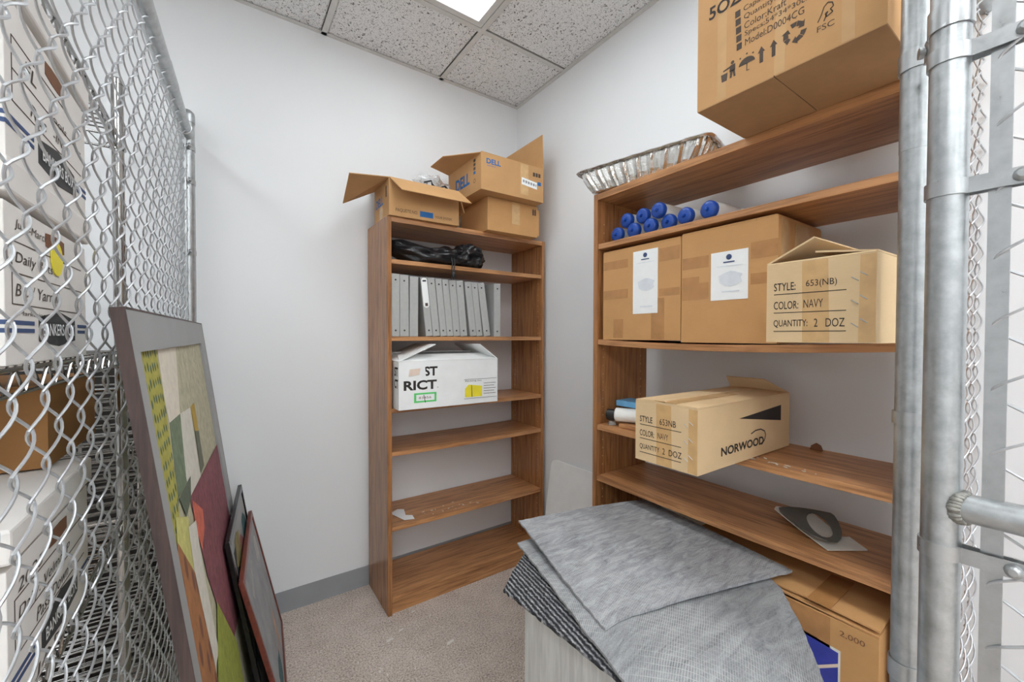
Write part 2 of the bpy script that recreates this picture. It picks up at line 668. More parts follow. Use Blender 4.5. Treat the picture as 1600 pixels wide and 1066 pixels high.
# wall angle
struct(MB().box((LX, WY - .022, CH), (WX, WY, CH + .003)).box((WX - .022, FY, CH), (WX, WY - .022, CH + .003)).build('trim_1', M['tee']))


def troffer(ci, cj, n, lens, label):
    x1, x0 = xe[ci] - g, xe[ci + 1] + g
    y1, y0 = ye[cj] - g, ye[cj + n] + g
    t = thing('ceiling_light', label, 'light', ((x0 + x1) / 2, (y0 + y1) / 2, CH))
    w = .03
    fr = MB()
    for a, b_ in (((x0, y0), (x1, y0 + w)), ((x0, y1 - w), (x1, y1)), ((x0, y0 + w), (x0 + w, y1 - w)), ((x1 - w, y0 + w), (x1, y1 - w))):
        fr.box((a[0], a[1], CH + .002), (b_[0], b_[1], CH + .02))
    fr.box((x0, y0, CH + .024), (x1, y1, CH + .034))
    fr.build('light_frame', M['tee'], t, bevel=.002)
    MB().box((x0 + w + .002, y0 + w + .002, CH + .010), (x1 - w - .002, y1 - w - .002, CH + .014)).build('lens', lens, t)


troffer(1, 1, 2, M['lens_dim'], 'recessed white ceiling light fixture above the cage, cut by the top edge')
troffer(4, 1, 2, M['lens_fill'], 'unseen ceiling light added as fill above the wire shelving behind the left fence')  # added out of view to brighten the right wall and floor
for i, sd_ in ((1, 'right'), (4, 'left')):  # unseen lamps outside; rows extended backward to add low frontal fill
    for j, nr in ((4, 'nearest the cage'), (7, 'in the middle of its row'), (10, 'added for frontal fill, farthest from the cage')):
        troffer(i, j, 2, M['lens_lit'], 'lit recessed ceiling light in the %s row outside, %s' % (sd_, nr))


# ================================================================== bookcases
def bookcase(name, label, o, yaw, w, d, h, shelves, sag, grain, toe=.07, notch=False):
    """shelves: heights of the TOP faces; sag: dict index -> mid sag"""
    F = frame(o, yaw)
    T = thing(name, label, 'bookcase', o)
    t = .02
    gm, gv = M['wood_' + grain], M['wood_z']
    for x0 in (0, w - t):
        MB().fbox(F, (x0, 0, 0), (x0 + t, d, h - .0)).build('side_panel', gv, T, bevel=.001)
    MB().fbox(F, (t, 0.0, h - .024), (w - t, d, h)).build('top_board', gm, T, bevel=.001)
    MB().fbox(F, (t, .012, 0), (w - t, .03, shelves[-1] - .02)).build('toe_board', gm, T)
    for i, z in enumerate(shelves):
        s = sag.get(i, 0)
        mb = MB()
        n = 12 if s else 1
        y0 = .003
        vv = []
        for k in range(n + 1):
            u = k / n
            x = t + .001 + (w - 2 * t - .002) * u
            dz = -4 * s * u * (1 - u)
            vv += [F(x, y0, z - .02 + dz), F(x, d - .002, z - .02 + dz), F(x, d - .002, z + dz), F(x, y0, z + dz)]
        fs = [(0, 3, 2, 1), (4 * n, 4 * n + 1, 4 * n + 2, 4 * n + 3)]
        for k in range(n):
            b = 4 * k
            fs += [(b + q, b + (q + 1) % 4, b + 4 + (q + 1) % 4, b + 4 + q) for q in range(4)]
        mb.add(vv, fs)
        mb.build('shelf', gm, T, bevel=.0012)
    # shelf-pin holes: two columns on the inside of each side panel
    for x, sx in ((t + .0004, 1), (w - t - .0004, -1)):
        mb = MB()
        for yy in (.035, d - .04):
            z = .15
            while z < h - .1:
                if min(abs(z - s_ + .01) for s_ in shelves) > .02:
                    mb.lathe(F(x, yy, z), F(sx, 0, 0) - F(0, 0, 0), [(-.0003, .0026), (.0006, .0026)], 6)
                z += .032
        mb.build('peg_holes', M['pin'], T, kind='stuff')
    return T, F


M['pin'] = plain('brass_pin_hole', (196, 150, 88), 0.5)
B1S = [1.637, 1.284, 0.952, 0.754, 0.406, 0.09]
B2S = [1.639, 1.276, 0.949, 0.752, 0.09]
B1X, B1Y = 0.607, 1.858
B2X, B2Y = 1.174, 1.1366
bookcase('bookcase', 'walnut bookcase with six shelves standing against the back wall', (B1X, B1Y, 0), 0, .914, .304, 1.83, B1S, {3: .004}, 'x')
bookcase('bookcase', 'wide walnut bookcase along the right wall behind the galvanised posts', (B2X, B2Y, 0), -90, .914, .30, 1.83, B2S, {1: .012, 3: .003}, 'y')


# ================================================================== cartons
def carton(name, label, o, yaw, w, d, h, mat, flaps=(), cat='box', inside=None, th=.004, group=None):
    """open-topped corrugated box; flaps: (side, length, angle, inset0, inset1)
    angle 0 lies flat over the box, 90 stands up, 180 sticks out, 250 hangs down"""
    F = frame(o, yaw)
    T = thing(name, label, cat, o, group)
    mb = MB()
    mb.fbox(F, (0, 0, 0), (w, d, th))
    mb.fbox(F, (0, 0, th), (w, th, h))
    mb.fbox(F, (0, d - th, th), (w, d, h))
    mb.fbox(F, (0, th, th), (th, d - th, h))
    mb.fbox(F, (w - th, th, th), (w, d - th, h))
    mb.build('body', mat, T)
    up = Vector((0, 0, 1))
    ex, ey = F(1, 0, 0) - F(0, 0, 0), F(0, 1, 0) - F(0, 0, 0)
    for fl in flaps:
        side, L, ang, i0, i1 = fl[:5]
        twist = fl[5] if len(fl) > 5 else 0
        hh = h + .0005
        if side == 'front':
            a, b_, inn = F(0, 0, hh), F(w, 0, hh), ey
        elif side == 'back':
            a, b_, inn = F(w, d, hh), F(0, d, hh), -ey
        elif side == 'left':
            a, b_, inn = F(0, d, hh), F(0, 0, hh), ex
        else:
            a, b_, inn = F(w, 0, hh), F(w, d, hh), -ex
        e = (b_ - a).normalized()
        a2, b2 = a + e * .002, b_ - e * .002
        d0 = inn * math.cos(R(ang - twist)) + up * math.sin(R(ang - twist))
        d1 = inn * math.cos(R(ang + twist)) + up * math.sin(R(ang + twist))
        q = [a2, b2, b2 + d1 * L - e * i1, a2 + d0 * L + e * i0]
        MB().slab(q, -.0035).build('flap', mat, T)
    return T, F


# --- open carton on top of the back bookcase
T, F = carton('open_carton', 'open cardboard box with flaps folded out, on top of the back bookcase',
              (.612, 1.845, 1.8305), -1.5, .345, .235, .170, M['card'],
              [('front', .115, 222, .03, -.03), ('left', .165, 196, -.02, .02, -12), ('right', .105, 252, .0, .0), ('back', .10, 150, 0, 0)])
FA = face_axes(F, 'front')
text('PAQUETE.NO.', F(.03, 0, .018), FA[0], FA[1], .105, .018, M['ink_soft'], T)
decal([F(.145, 0, .014), F(.21, 0, .014), F(.21, 0, .040), F(.145, 0, .040)], M['blue_ink'], T, 'blue_block')
text('YOUR SYSTEM', F(.22, 0, .018), FA[0], FA[1], .085, .012, M['ink_soft'], T)
LA = face_axes(F, 'left')
text('DELL', F(0, .205, .068), LA[0], LA[1], .115, .042, M['blue_ink'], T, bold=.03)
decal([F(0, .05, .09), F(0, .035, .09), F(0, .035, .14), F(0, .05, .14)], M['ink_soft'], T, 'arrow_marks')
decal([F(0, .15, 0), F(0, .10, 0), F(0, .10, .06), F(0, .15, .06)], M['tape_l'], T, 'tape')
# plastic film and a cable poking out
mb = MB()
N_, K_ = 14, 20
for i in range(N_ + 1):
    a = math.pi * i / N_
    for k in range(K_):
        b_ = 2 * math.pi * k / K_
        r_ = 1 + .22 * math.sin(5 * b_ + 3 * a) * math.sin(a) + .12 * math.sin(9 * a + 2 * b_)
        mb.v.append(Vector((.870 + .085 * r_ * math.sin(a) * math.cos(b_), 1.945 + .06 * r_ * math.sin(a) * math.sin(b_), 2.028 + .058 * r_ * math.cos(a) - .02 * math.cos(b_) * math.sin(a))))
for i in range(N_):
    for k in range(K_):
        q = (i * K_ + k, i * K_ + (k + 1) % K_, (i + 1) * K_ + (k + 1) % K_, (i + 1) * K_ + k)
        mb.f.append(q)
        mb.m.append(0)
tag(mb.build('plastic_bag', M['film'], None, smooth=True), 'crumpled clear plastic bag inside the open cardboard box', 'bag')
pts = [(.80 + .022 * k + .012 * math.sin(k * 2.2), 1.885 + .012 * math.cos(k * 1.9), 2.030 - .003 * k + .012 * math.sin(k * 1.7)) for k in range(7)]
pts += [(.935, 1.895, 2.012), (.90, 1.89, 1.985), (.85, 1.885, 1.975)]
tag(MB().tube(pts, .0045, 8).build('cable', M['cable'], None, smooth=True), 'coiled black cable poking out of the open cardboard box', 'cable')

# --- the two stacked cartons
T, F = carton('closed_carton', 'plain brown carton under the carton with the raised flap, on the back bookcase',
              (1.108, 1.812, 1.8305), -1, .318, .30, .166, M['card_d'],
              [('front', .15, 0, 0, 0), ('back', .148, 0, 0, 0)])
decal([F(.15, 0, .05), F(.20, 0, .05), F(.20, 0, .166), F(.15, 0, .166)], M['tape_l'], T, 'tape')
FA = face_axes(F, 'front')
for k in range(2):
    decal([F(.284 + .014 * k, 0, .118), F(.294 + .014 * k, 0, .118), F(.294 + .014 * k, 0, .145), F(.289 + .014 * k, 0, .155), F(.284 + .014 * k, 0, .145)], M['ink_soft'], T, 'arrow_mark')
MB().fbox(F, (.318, .0, .01), (.330, .004, .15)).build('loose_flap', M['card_d'], T)

T, F = carton('raised_flap_carton', 'blue-lettered carton with a raised flap, stacked on a plain carton',
              (1.030, 1.745, 2.0025), -.5, .385, .36, .178, M['card'],
              [('right', .185, 88, 0, 0), ('left', .11, 168, .0, .20), ('front', .17, 2, 0, 0), ('back', .17, 4, 0, 0)])
FA = face_axes(F, 'front')
text('DELL', F(.030, 0, .130), FA[0], FA[1], .083, .026, M['blue_ink'], T, bold=.035)
text('service', F(.032, 0, .118), FA[0], FA[1], .05, .008, M['blue_ink'], T)
decal([F(.242, 0, .072), F(.342, 0, .062), F(.342, 0, .098), F(.242, 0, .108)], M['paper'], T, 'shipping_label')
for k in range(16):
    if k % 3 != 2:
        decal([F(.25 + .0055 * k, -.0012, .084 - .0006 * k), F(.253 + .0055 * k, -.0012, .084 - .0006 * k), F(.253 + .0055 * k, -.0012, .097 - .0006 * k), F(.25 + .0055 * k, -.0012, .097 - .0006 * k)], M['ink'], T, 'barcode_line')
decal([F(.235, 0, .02), F(.285, 0, .02), F(.285, 0, .178), F(.235, 0, .178)], M['tape_l'], T, 'tape', lift=.0001, th=.0002)
for k in range(3):
    decal([F(.315 + .018 * k, 0, .128), F(.329 + .018 * k, 0, .128), F(.329 + .018 * k, 0, .148), F(.315 + .018 * k, 0, .148)], M['ink_soft'], T, 'care_mark')
decal([F(.346, 0, .085), F(.368, 0, .085), F(.368, 0, .104), F(.346, 0, .104)], M['blue_ink'], T, 'blue_mark')
LA = face_axes(F, 'left')
text('DELL', F(0, .27, .055), LA[0], LA[1], .155, .062, M['blue_ink'], T, bold=.035)
for k in range(4):
    decal([F(0, .075, .09 + .02 * k), F(0, .055, .09 + .02 * k), F(0, .055, .104 + .02 * k), F(0, .075, .104 + .02 * k)], M['blue_ink'] if k == 0 else M['ink_soft'], T, 'care_mark')
text('O', F(0, .075, .045), LA[0], LA[1], .022, .022, M['ink_soft'], T)

# --- big carton on top of the right bookcase, overhanging towards the camera
T, F = carton('large_carton', 'large cup carton with recycling symbols, overhanging the top of the right bookcase',
              (.945, .575, 1.8305), -90, .350, .50, .34, M['card'],
              [('front', .17, 0, 0, 0), ('back', .17, 0, 0, 0)])
FA = face_axes(F, 'front')
rt, up3 = FA[0], FA[1]


def P(y, z, e=0):      # point on the front face from world y, z
    return Vector((.945 - e, y, z))


text('5OZ', P(.547, 2.030), rt, up3, .075, .030, M['ink'], T, bold=.02)
for k, (tx, wd) in enumerate((('Capacity:5oz/150ml', .135), ('Quantity:1000pcs', .12), ('Color:Kraft', .083), ('Specs:54*34*30cm', .128), ('Model:D0004CG', .113))):
    zz = 2.000 - .0185 * k
    yy = .468 - .001 * k
    text(tx, P(yy, zz), rt, up3, wd, .0145, M['ink_soft'], T)
    decal([P(yy + .018, zz - .001), P(yy + .007, zz - .001), P(yy + .007, zz + .013), P(yy + .018, zz + .013)], M['ink_soft'], T, 'bullet_mark')
for yy in (.430, .406):     # this-way-up arrows
    decal([P(yy + .0035, 1.872), P(yy - .0035, 1.872), P(yy - .0035, 1.894), P(yy + .0035, 1.894)], M['ink_soft'], T, 'arrow_mark')
    decal([P(yy + .007, 1.894), P(yy - .007, 1.894), P(yy, 1.906)], M['ink_soft'], T, 'arrow_mark')
# umbrella
um = [P(.460 + .017 * math.cos(a), 1.886 + .014 * math.sin(a)) for a in [math.pi * k / 10 for k in range(11)]]
decal(um, M['ink_soft'], T, 'umbrella_mark')
decal([P(.4605, 1.870), P(.4590, 1.870), P(.4590, 1.888), P(.4605, 1.888)], M['ink_soft'], T, 'umbrella_mark')
decal([P(.4590, 1.870), P(.4545, 1.870), P(.4545, 1.8715), P(.4590, 1.8715)], M['ink_soft'], T, 'umbrella_mark')
for k, (a, b_) in enumerate(((.474, 1.902), (.460, 1.906), (.447, 1.901))):
    decal([P(a + .0015, b_), P(a - .0015, b_), P(a - .0015, b_ + .003), P(a + .0015, b_ + .003)], M['ink_soft'], T, 'umbrella_mark')
# litter bin and person
decal([P(.515, 1.871), P(.504, 1.871), P(.502, 1.888), P(.517, 1.888)], M['ink_soft'], T, 'bin_mark')
decal([P(.497, 1.872), P(.493, 1.872), P(.490, 1.888), P(.496, 1.888)], M['ink_soft'], T, 'bin_mark')
decal([P(.488, 1.872), P(.484, 1.872), P(.486, 1.888), P(.491, 1.888)], M['ink_soft'], T, 'bin_mark')
decal([P(.498, 1.886), P(.485, 1.886), P(.485, 1.900), P(.496, 1.900)], M['ink_soft'], T, 'bin_mark')
decal([P(.512, 1.893), P(.496, 1.895), P(.496, 1.899), P(.512, 1.896)], M['ink_soft'], T, 'bin_mark')
decal([P(.491 + .004 * math.cos(2 * math.pi * k / 8), 1.905 - .004 * math.sin(2 * math.pi * k / 8)) for k in range(8)][::-1], M['ink_soft'], T, 'bin_mark')
# recycling arrows: three bent bands with heads
rc = Vector((.945, .3675, 1.8975))
for k in range(3):
    a0 = R(90 + 120 * k)

    def Q(r_, a):
        return rc + rt * (r_ * math.cos(a)) + up3 * (r_ * math.sin(a))
    for s0, s1 in ((-48, -14), (-10, 22)):
        decal([Q(.0125, a0 + R(s0)), Q(.021, a0 + R(s0)), Q(.0215, a0 + R(s1)), Q(.0115, a0 + R(s1))], M['ink_soft'], T, 'recycling_mark')
    decal([Q(.008, a0 + R(-48)), Q(.017, a0 + R(-76)), Q(.0245, a0 + R(-46))], M['ink_soft'], T, 'recycling_mark')
# tree-and-tick emblem outline with its letters
oc = [(.328, 1.893), (.322, 1.905), (.318, 1.917), (.312, 1.922), (.305, 1.918), (.303, 1.910), (.308, 1.907), (.304, 1.900), (.314, 1.896), (.316, 1.903), (.312, 1.905), (.318, 1.890)]
for a, b_ in zip(oc[:-1], oc[1:]):
    pa, pb = P(*a), P(*b_)
    dd = (pb - pa).normalized()
    nn = dd.cross(Vector((-1, 0, 0))) * .0009
    decal([pa + nn, pa - nn, pb - nn, pb + nn], M['ink_soft'], T, 'emblem_mark')
text('FSC', P(.329, 1.874), rt, up3, .028, .011, M['ink_soft'], T)
# tapes and the bottom seam
decal([P(.526, 1.834), P(.505, 1.834), P(.505, 2.17), P(.526, 2.17)], M['clear_tape'], T, 'tape', lift=.0002, th=.0002)
decal([P(.405, 1.832), P(.385, 1.832), P(.375, 2.17), P(.400, 2.17)], M['clear_tape'], T, 'tape', lift=.0002, th=.0002)
decal([P(.29, 1.832), P(.27, 1.832), P(.27, 2.17), P(.29, 2.17)], M['clear_tape'], T, 'tape', lift=.0002, th=.0002)
MB().box((.944, .4035, 1.8300), (1.17, .4055, 1.8308)).build('bottom_seam', M['ink'], T)
MB().box((.945, .405, 1.8286), (1.17, .5745, 1.8303)).build('bottom_flap', M['card_in'], T)
MB().box((.945, .2255, 1.8288), (1.17, .4035, 1.8303)).build('bottom_flap', M['card_in'], T)


# --- two tall cartons with printed notes on the second shelf
def note_carton(label, y0, w, h, note, z0=1.2748, dd=.28):
    T, F = carton('note_carton', label, (1.185, y0, z0), -90, w, dd, h, M['card_d'],
                  [('front', dd / 2 - .001, 0, 0, 0), ('back', dd / 2 - .001, 0, 0, 0)])
    n0, n1, za, zb_ = note
    X = 1.185
    for (ya, yb, c, d_) in TAPES.pop(0):
        decal([(X, ya, c), (X, yb, c), (X, yb, d_), (X, ya, d_)], M['tape'], T, 'tape', lift=.0003, th=.0003)
    nt_ = decal([(X, n0, za), (X, n1, za), (X, n1, zb_), (X, n0, zb_)], M['paper'], T, 'note', lift=.0012, th=.0006)
    cy, cz = (n0 + n1) / 2, zb_ - .017
    ring = [(X, cy + .008 * math.cos(2 * math.pi * k / 14), cz - .008 * math.sin(2 * math.pi * k / 14)) for k in range(14)]
    decal(ring[::-1], M['navy_stripe'], T, 'emblem', lift=.002)
    decal([(X, cy + .016, cz - .016), (X, cy - .016, cz - .016), (X, cy - .016, cz - .0125), (X, cy + .016, cz - .0125)], M['navy_stripe'], T, 'print_line', lift=.002)
    decal([(X, cy + .035, cz - .026), (X, cy - .038, cz - .026), (X, cy - .038, cz - .0245), (X, cy + .035, cz - .0245)], M['ghost'], T, 'print_line', lift=.002)
    blob = [(X, cy - .005 + .033 * math.cos(2 * math.pi * k / 12) * (1 + .2 * math.sin(3 * k)), (za + zb_) / 2 - .01 - .022 * math.sin(2 * math.pi * k / 12)) for k in range(12)]
    decal(blob[::-1], M['ghost'], T, 'print_picture', lift=.002)
    decal([(X, cy + .02, za + .022), (X, cy - .03, za + .022), (X, cy - .03, za + .026), (X, cy + .02, za + .026)], M['ghost'], T, 'print_line', lift=.002)
    return T, F


TAPES = [[(1.094, .98, 1.535, 1.565), (.85, .775, 1.535, 1.578), (1.094, .98, 1.425, 1.458), (.85, .775, 1.42, 1.445), (1.045, 1.0, 1.282, 1.35), (.88, .83, 1.278, 1.415)],
         [(.765, .68, 1.495, 1.53), (.56, .492, 1.50, 1.545), (.765, .68, 1.40, 1.45), (.56, .51, 1.43, 1.46), (.765, .71, 1.45, 1.47)]]
note_carton('brown taped carton with a narrow white note, beside the left panel of the right bookcase', 1.096, .325, .325, (.956, .855, 1.366, 1.583))
T, F = note_carton('brown taped carton with a wide white note, second on its shelf', .768, .276, .335, (.672, .566, 1.393, 1.532), z0=1.2690)
decal([F(.276, .02, .0), F(.276, .06, .0), F(.276, .06, .33), F(.276, .02, .33)], M['tape_l'], T, 'tape')
decal([F(.276, .10, .0), F(.276, .20, .0), F(.276, .20, .33), F(.276, .10, .33)], M['tape_l'], T, 'tape')


# --- style / colour / quantity cartons
def style_carton(label, o, yaw, w, d, h, flaps, lines, fade):
    T, F = carton('apparel_carton', label, o, yaw, w, d, h, M['card_l'], flaps, group='style and colour cartons')
    FA = face_axes(F, 'front')
    decal([F(w * .37, 0, .001), F(w * .62, 0, .001), F(w * .60, 0, h - .001), F(w * .36, 0, h - .001)], M['tape_l'], T, 'tape', lift=.0001, th=.0002)
    decal([F(w * .86, 0, .002), F(w * .995, 0, .002), F(w * .995, 0, h - .002), F(w * .87, 0, h - .002)], M['tape_l'], T, 'joint_tab', lift=.0001, th=.0003)
    for k, (a, b_) in enumerate(lines):
        z = h * (.655 - .235 * k)
        text(a, F(w * .08, 0, z), FA[0], FA[1], w * (.22, .25, .34)[k], h * .10, M['ink'], T, bold=.005)
        text(b_[0], F(w * b_[1], 0, z + .001), FA[0], FA[1], w * b_[2], h * .10, M[fade if k == 1 else 'ink'], T)
        decal([F(w * .08, 0, z - .008), F(w * .76, 0, z - .008), F(w * .76, 0, z - .0065), F(w * .08, 0, z - .0065)], M['ink'], T, 'rule_line')
    for k in range(3):
        for q in range(2):
            x, z = w * (.80 + .07 * q), h * (.70 - .26 * k + .05 * q)
            MB().tube([F(x, -.001, z + .008), F(x + .011, -.001, z)], .0009, 6).build('staple', M['band'], T)
    return T, F


T, F = style_carton('pale carton with an open flapped top, on the shelf beside the galvanised post', (.965, .422, 1.2758), -92, .186, .40, .165,
                    [('right', .098, 8, 0, 0), ('left', .098, 26, 0, 0), ('back', .09, -4, 0, 0), ('front', .09, -35, .006, .006)],
                    [('STYLE:', ('653(NB)', .40, .28)), ('COLOR:', ('NAVY', .38, .18)), ('QUANTITY:', ('2   DOZ', .48, .27))], 'ink_soft')
T, F = style_carton('pale carton with a black wedge print, jutting out over the third shelf', (.928, .737, .9525), -90, .182, .50, .160,
                    [('right', .09, 2, 0, 0), ('left', .09, 3, 0, 0), ('back', .05, 52, .06, .0), ('front', .06, -2, .004, .004)],
                    [('STYLE', ('653NB', .42, .26)), ('COLOR:', ('NAVY', .39, .17)), ('QUANTITY', ('2  DOZ', .47, .30))], 'ink_soft')
MB().fbox(F, (.06, .0, .1665), (.125, .30, .1672)).build('tape', M['tape_l'], T)
SA = face_axes(F, 'right')
text('NORWOOD', F(.182, .105, .030), SA[0], SA[1], .228, .023, M['ink'], T, bold=.03)
sw = [(.26, .068), (.285, .074), (.315, .074), (.338, .066), (.345, .054), (.338, .040), (.322, .030)]
for a, b_ in zip(sw[:-1], sw[1:]):
    pa, pb = F(.182, *a), F(.182, *b_)
    nn = SA[2].cross((pb - pa).normalized()) * .0016
    decal([pa - nn, pb - nn, pb + nn, pa + nn], M['ink'], T, 'swoosh_mark')
decal([F(.182, .195, .117), F(.182, .440, .085), F(.182, .440, .131)], M['ink'], T, 'wedge_mark')

# --- white apparel carton on the back bookcase
T, F = carton('white_carton', 'white printed carton with open flaps, on the third shelf of the back bookcase',
              (.636, 1.792, .9545), -1.6, .512, .30, .216, M['box_white'],
              [('left', .20, 22, 0, .02), ('right', .125, 36, 0, .0), ('front', .12, 12, .03, .03), ('back', .10, 20, 0, 0)])
FA = face_axes(F, 'front')
text('ST', F(.118, 0, .148), FA[0], FA[1], .066, .044, M['ink'], T, bold=.035)
text('RICT', F(.022, 0, .086), FA[0], FA[1], .158, .044, M['ink'], T, bold=.035)
text('®', F(.182, 0, .090), FA[0], FA[1], .006, .006, M['ink'], T)
decal([F(.045, 0, .150), F(.095, 0, .156), F(.100, 0, .185), F(.050, 0, .182)], M['label_pink'], T, 'sticker_residue', lift=.0016)
decal([F(.112, 0, .145), F(.126, 0, .145), F(.122, 0, .195), F(.105, 0, .195)], M['box_white'], T, 'sticker_residue', lift=.0014)
gx0, gx1, gz0, gz1 = .070, .178, .028, .072
decal([F(gx0, 0, gz0), F(gx1, 0, gz0), F(gx1, 0, gz1), F(gx0, 0, gz1)], M['green_tag'], T, 'green_sticker')
decal([F(gx0 + .01, 0, gz0 + .008), F(gx1 - .01, 0, gz0 + .008), F(gx1 - .01, 0, gz1 - .008), F(gx0 + .01, 0, gz1 - .008)], M['paper'], T, 'sticker_center', lift=.0014)
text('83456', F(gx0 + .022, -.001, gz0 + .016), FA[0], FA[1], .06, .011, M['plate'], T, th=.0012)
decal([F(.122, -.001, .026), F(.125, -.001, .026), F(.117, -.001, .062), F(.114, -.001, .062)], M['ink'], T, 'pen_stroke', lift=.0014)
decal([F(.322, 0, .026), F(.506, 0, .026), F(.506, 0, .122), F(.322, 0, .122)], M['paper'], T, 'packing_label')
for k in range(5):
    decal([F(.430, -.001, .045 + .013 * k), F(.500 - .01 * (k % 2), -.001, .045 + .013 * k), F(.500 - .01 * (k % 2), -.001, .047 + .013 * k), F(.430, -.001, .047 + .013 * k)], M['ink_soft'], T, 'print_line', lift=.001)
for zz in (.026, .12):
    decal([F(.322, -.001, zz), F(.506, -.001, zz), F(.506, -.001, zz + .0015), F(.322, -.001, zz + .0015)], M['ink'], T, 'label_border', lift=.001)
text('Packing list', F(.328, -.001, .108), FA[0], FA[1], .09, .008, M['ink'], T, th=.0012)
decal([F(.326, -.001, .034), F(.420, -.001, .034), F(.420, -.001, .085), F(.345, -.001, .095), F(.326, -.001, .075)], M['yellow_tag'], T, 'yellow_sticker', lift=.0016)
decal([F(.362, -.003, .034), F(.3655, -.003, .034), F(.3625, -.003, .092), F(.360, -.003, .092)], M['ink'], T, 'pen_stroke', lift=.001)
LA = face_axes(F, 'left')
text('ST', F(0, .06, .15), LA[0], LA[1], .05, .042, M['ink'], T, bold=.035)
text('CT', F(0, .06, .095), LA[0], LA[1], .05, .042, M['ink'], T, bold=.035)

# --- carton on the bottom shelf of the right bookcase
T, F = carton('bottom_carton', 'brown carton with a loose top flap and blue label, under the lowest visible shelf',
              (1.135, .752, .0925), -90, .486, .36, .553, M['card_d'],
              [('left', .20, 1.5, 0, 0), ('right', .20, 1.5, 0, 0)])
FA = face_axes(F, 'front')
MB().slab([F(.0, .010, .566), F(.20, .006, .565), F(.35, .011, .566), F(.486, .006, .564), F(.486, .18, .570), F(.0, .18, .570)], -.004).build('flap', M['card_d'], T)
MB().slab([F(.0, .182, .570), F(.486, .182, .570), F(.486, .358, .566), F(.0, .358, .566)], -.004).build('flap', M['card_d'], T)
decal([F(.27, 0, .45), F(.40, 0, .45), F(.40, 0, .551), F(.27, 0, .551)], M['tape'], T, 'tape')
decal([F(.352, .0, .5715), F(.40, .0, .5715), F(.40, .16, .5755), F(.352, .16, .5755)], M['tape'], T, 'tape', lift=.001)
decal([F(.30, 0, .28), F(.42, 0, .28), F(.42, 0, .486), F(.30, 0, .496)], M['offwhite'], T, 'label_border')
decal([F(.305, 0, .285), F(.416, 0, .285), F(.416, 0, .480), F(.305, 0, .490)], M['royal'], T, 'blue_label', lift=.0012)
decal([F(.35, 0, .40), F(.416, 0, .448), F(.416, 0, .456), F(.35, 0, .408)], M['label_pink'], T, 'label_stroke', lift=.002)
text('2,000', F(.418, 0, .520), FA[0], FA[1], .045, .014, M['plate'], T)

# ================================================================== foil pan
def foil_pan():
    c = Vector((1.302, .965, 1.832))
    yaw = R(-90 + 13)
    T = thing('foil_pan', 'crinkled aluminium foil roasting pan on top of the right bookcase', 'pan', c)
    L0, W0, L1, W1, H = .40, .215, .49, .29, .078
    N = 168

    def ring(hl, hw, rr, z, pleat):
        out = []
        per = []
        # rounded rectangle, evenly sampled
        w2, h2 = hl - rr, hw - rr
        segs = [(0, 2 * w2), (1, math.pi / 2 * rr), (2, 2 * h2), (3, math.pi / 2 * rr), (4, 2 * w2), (5, math.pi / 2 * rr), (6, 2 * h2), (7, math.pi / 2 * rr)]
        tot = sum(q[1] for q in segs)
        for k in range(N):
            d_ = tot * k / N
            for si, ln in segs:
                if d_ <= ln:
                    break
                d_ -= ln
            if si == 0:
                x, y, nx, ny = -w2 + d_, -hw, 0, -1
            elif si == 2:
                x, y, nx, ny = hl, -h2 + d_, 1, 0
            elif si == 4:
                x, y, nx, ny = w2 - d_, hw, 0, 1
            elif si == 6:
                x, y, nx, ny = -hl, h2 - d_, -1, 0
            else:
                a0_ = {1: -90, 3: 0, 5: 90, 7: 180}[si]
                a = R(a0_) + d_ / rr
                cx_, cy_ = {1: (w2, -h2), 3: (w2, h2), 5: (-w2, h2), 7: (-w2, -h2)}[si]
                nx, ny = math.cos(a), math.sin(a)
                x, y = cx_ + rr * nx, cy_ + rr * ny
            if si % 2:
                q = pleat * (1 if k % 2 else -1) * .35
            else:
                q = pleat * ((.55 if k % 6 == 0 else 0) - .18 * math.sin(k * 2.1) - .12 * math.sin(k * 5.3))
            x, y = x + nx * q, y + ny * q
            out.append(c + Vector((math.cos(yaw) * x - math.sin(yaw) * y, math.sin(yaw) * x + math.cos(yaw) * y, z + .0008 * math.sin(k * .9))))
        return out
    rings = [ring(L0 / 2 * .96, W0 / 2 * .94, .03, .0, .0), ring(L0 / 2, W0 / 2, .03, .003, .006), ring(L0 / 2 + .012, W0 / 2 + .012, .03, .025, .012),
             ring(L0 / 2 + .026, W0 / 2 + .022, .03, .052, .012), ring(L1 / 2 - .012, W1 / 2 - .010, .03, H - .002, .006)]
    mb = MB()
    for r_ in rings:
        mb.v += r_
    for i in range(len(rings) - 1):
        for k in range(N):
            mb.f.append((i * N + k, i * N + (k + 1) % N, (i + 1) * N + (k + 1) % N, (i + 1) * N + k))
            mb.m.append(0)
    b0 = len(mb.v)
    mb.v.append(c + Vector((0, 0, .0005)))
    for k in range(N):
        mb.f.append((b0, (k + 1) % N, k))
        mb.m.append(0)
    mb.build('pan_body', M['foil'], T)
    rim = MB()
    rr = [ring(L1 / 2 - .012, W1 / 2 - .010, .03, H - .002, 0), ring(L1 / 2, W1 / 2, .03, H + .002, 0), ring(L1 / 2 + .004, W1 / 2 + .004, .03, H - .002, .002), ring(L1 / 2, W1 / 2, .03, H - .007, .002)]
    for r_ in rr:
        rim.v += r_
    for i in range(3):
        for k in range(N):
            rim.f.append((i * N + k, i * N + (k + 1) % N, (i + 1) * N + (k + 1) % N, (i + 1) * N + k))
            rim.m.append(0)
    rim.build('pan_rim', M['foil'], T, smooth=True)


foil_pan()

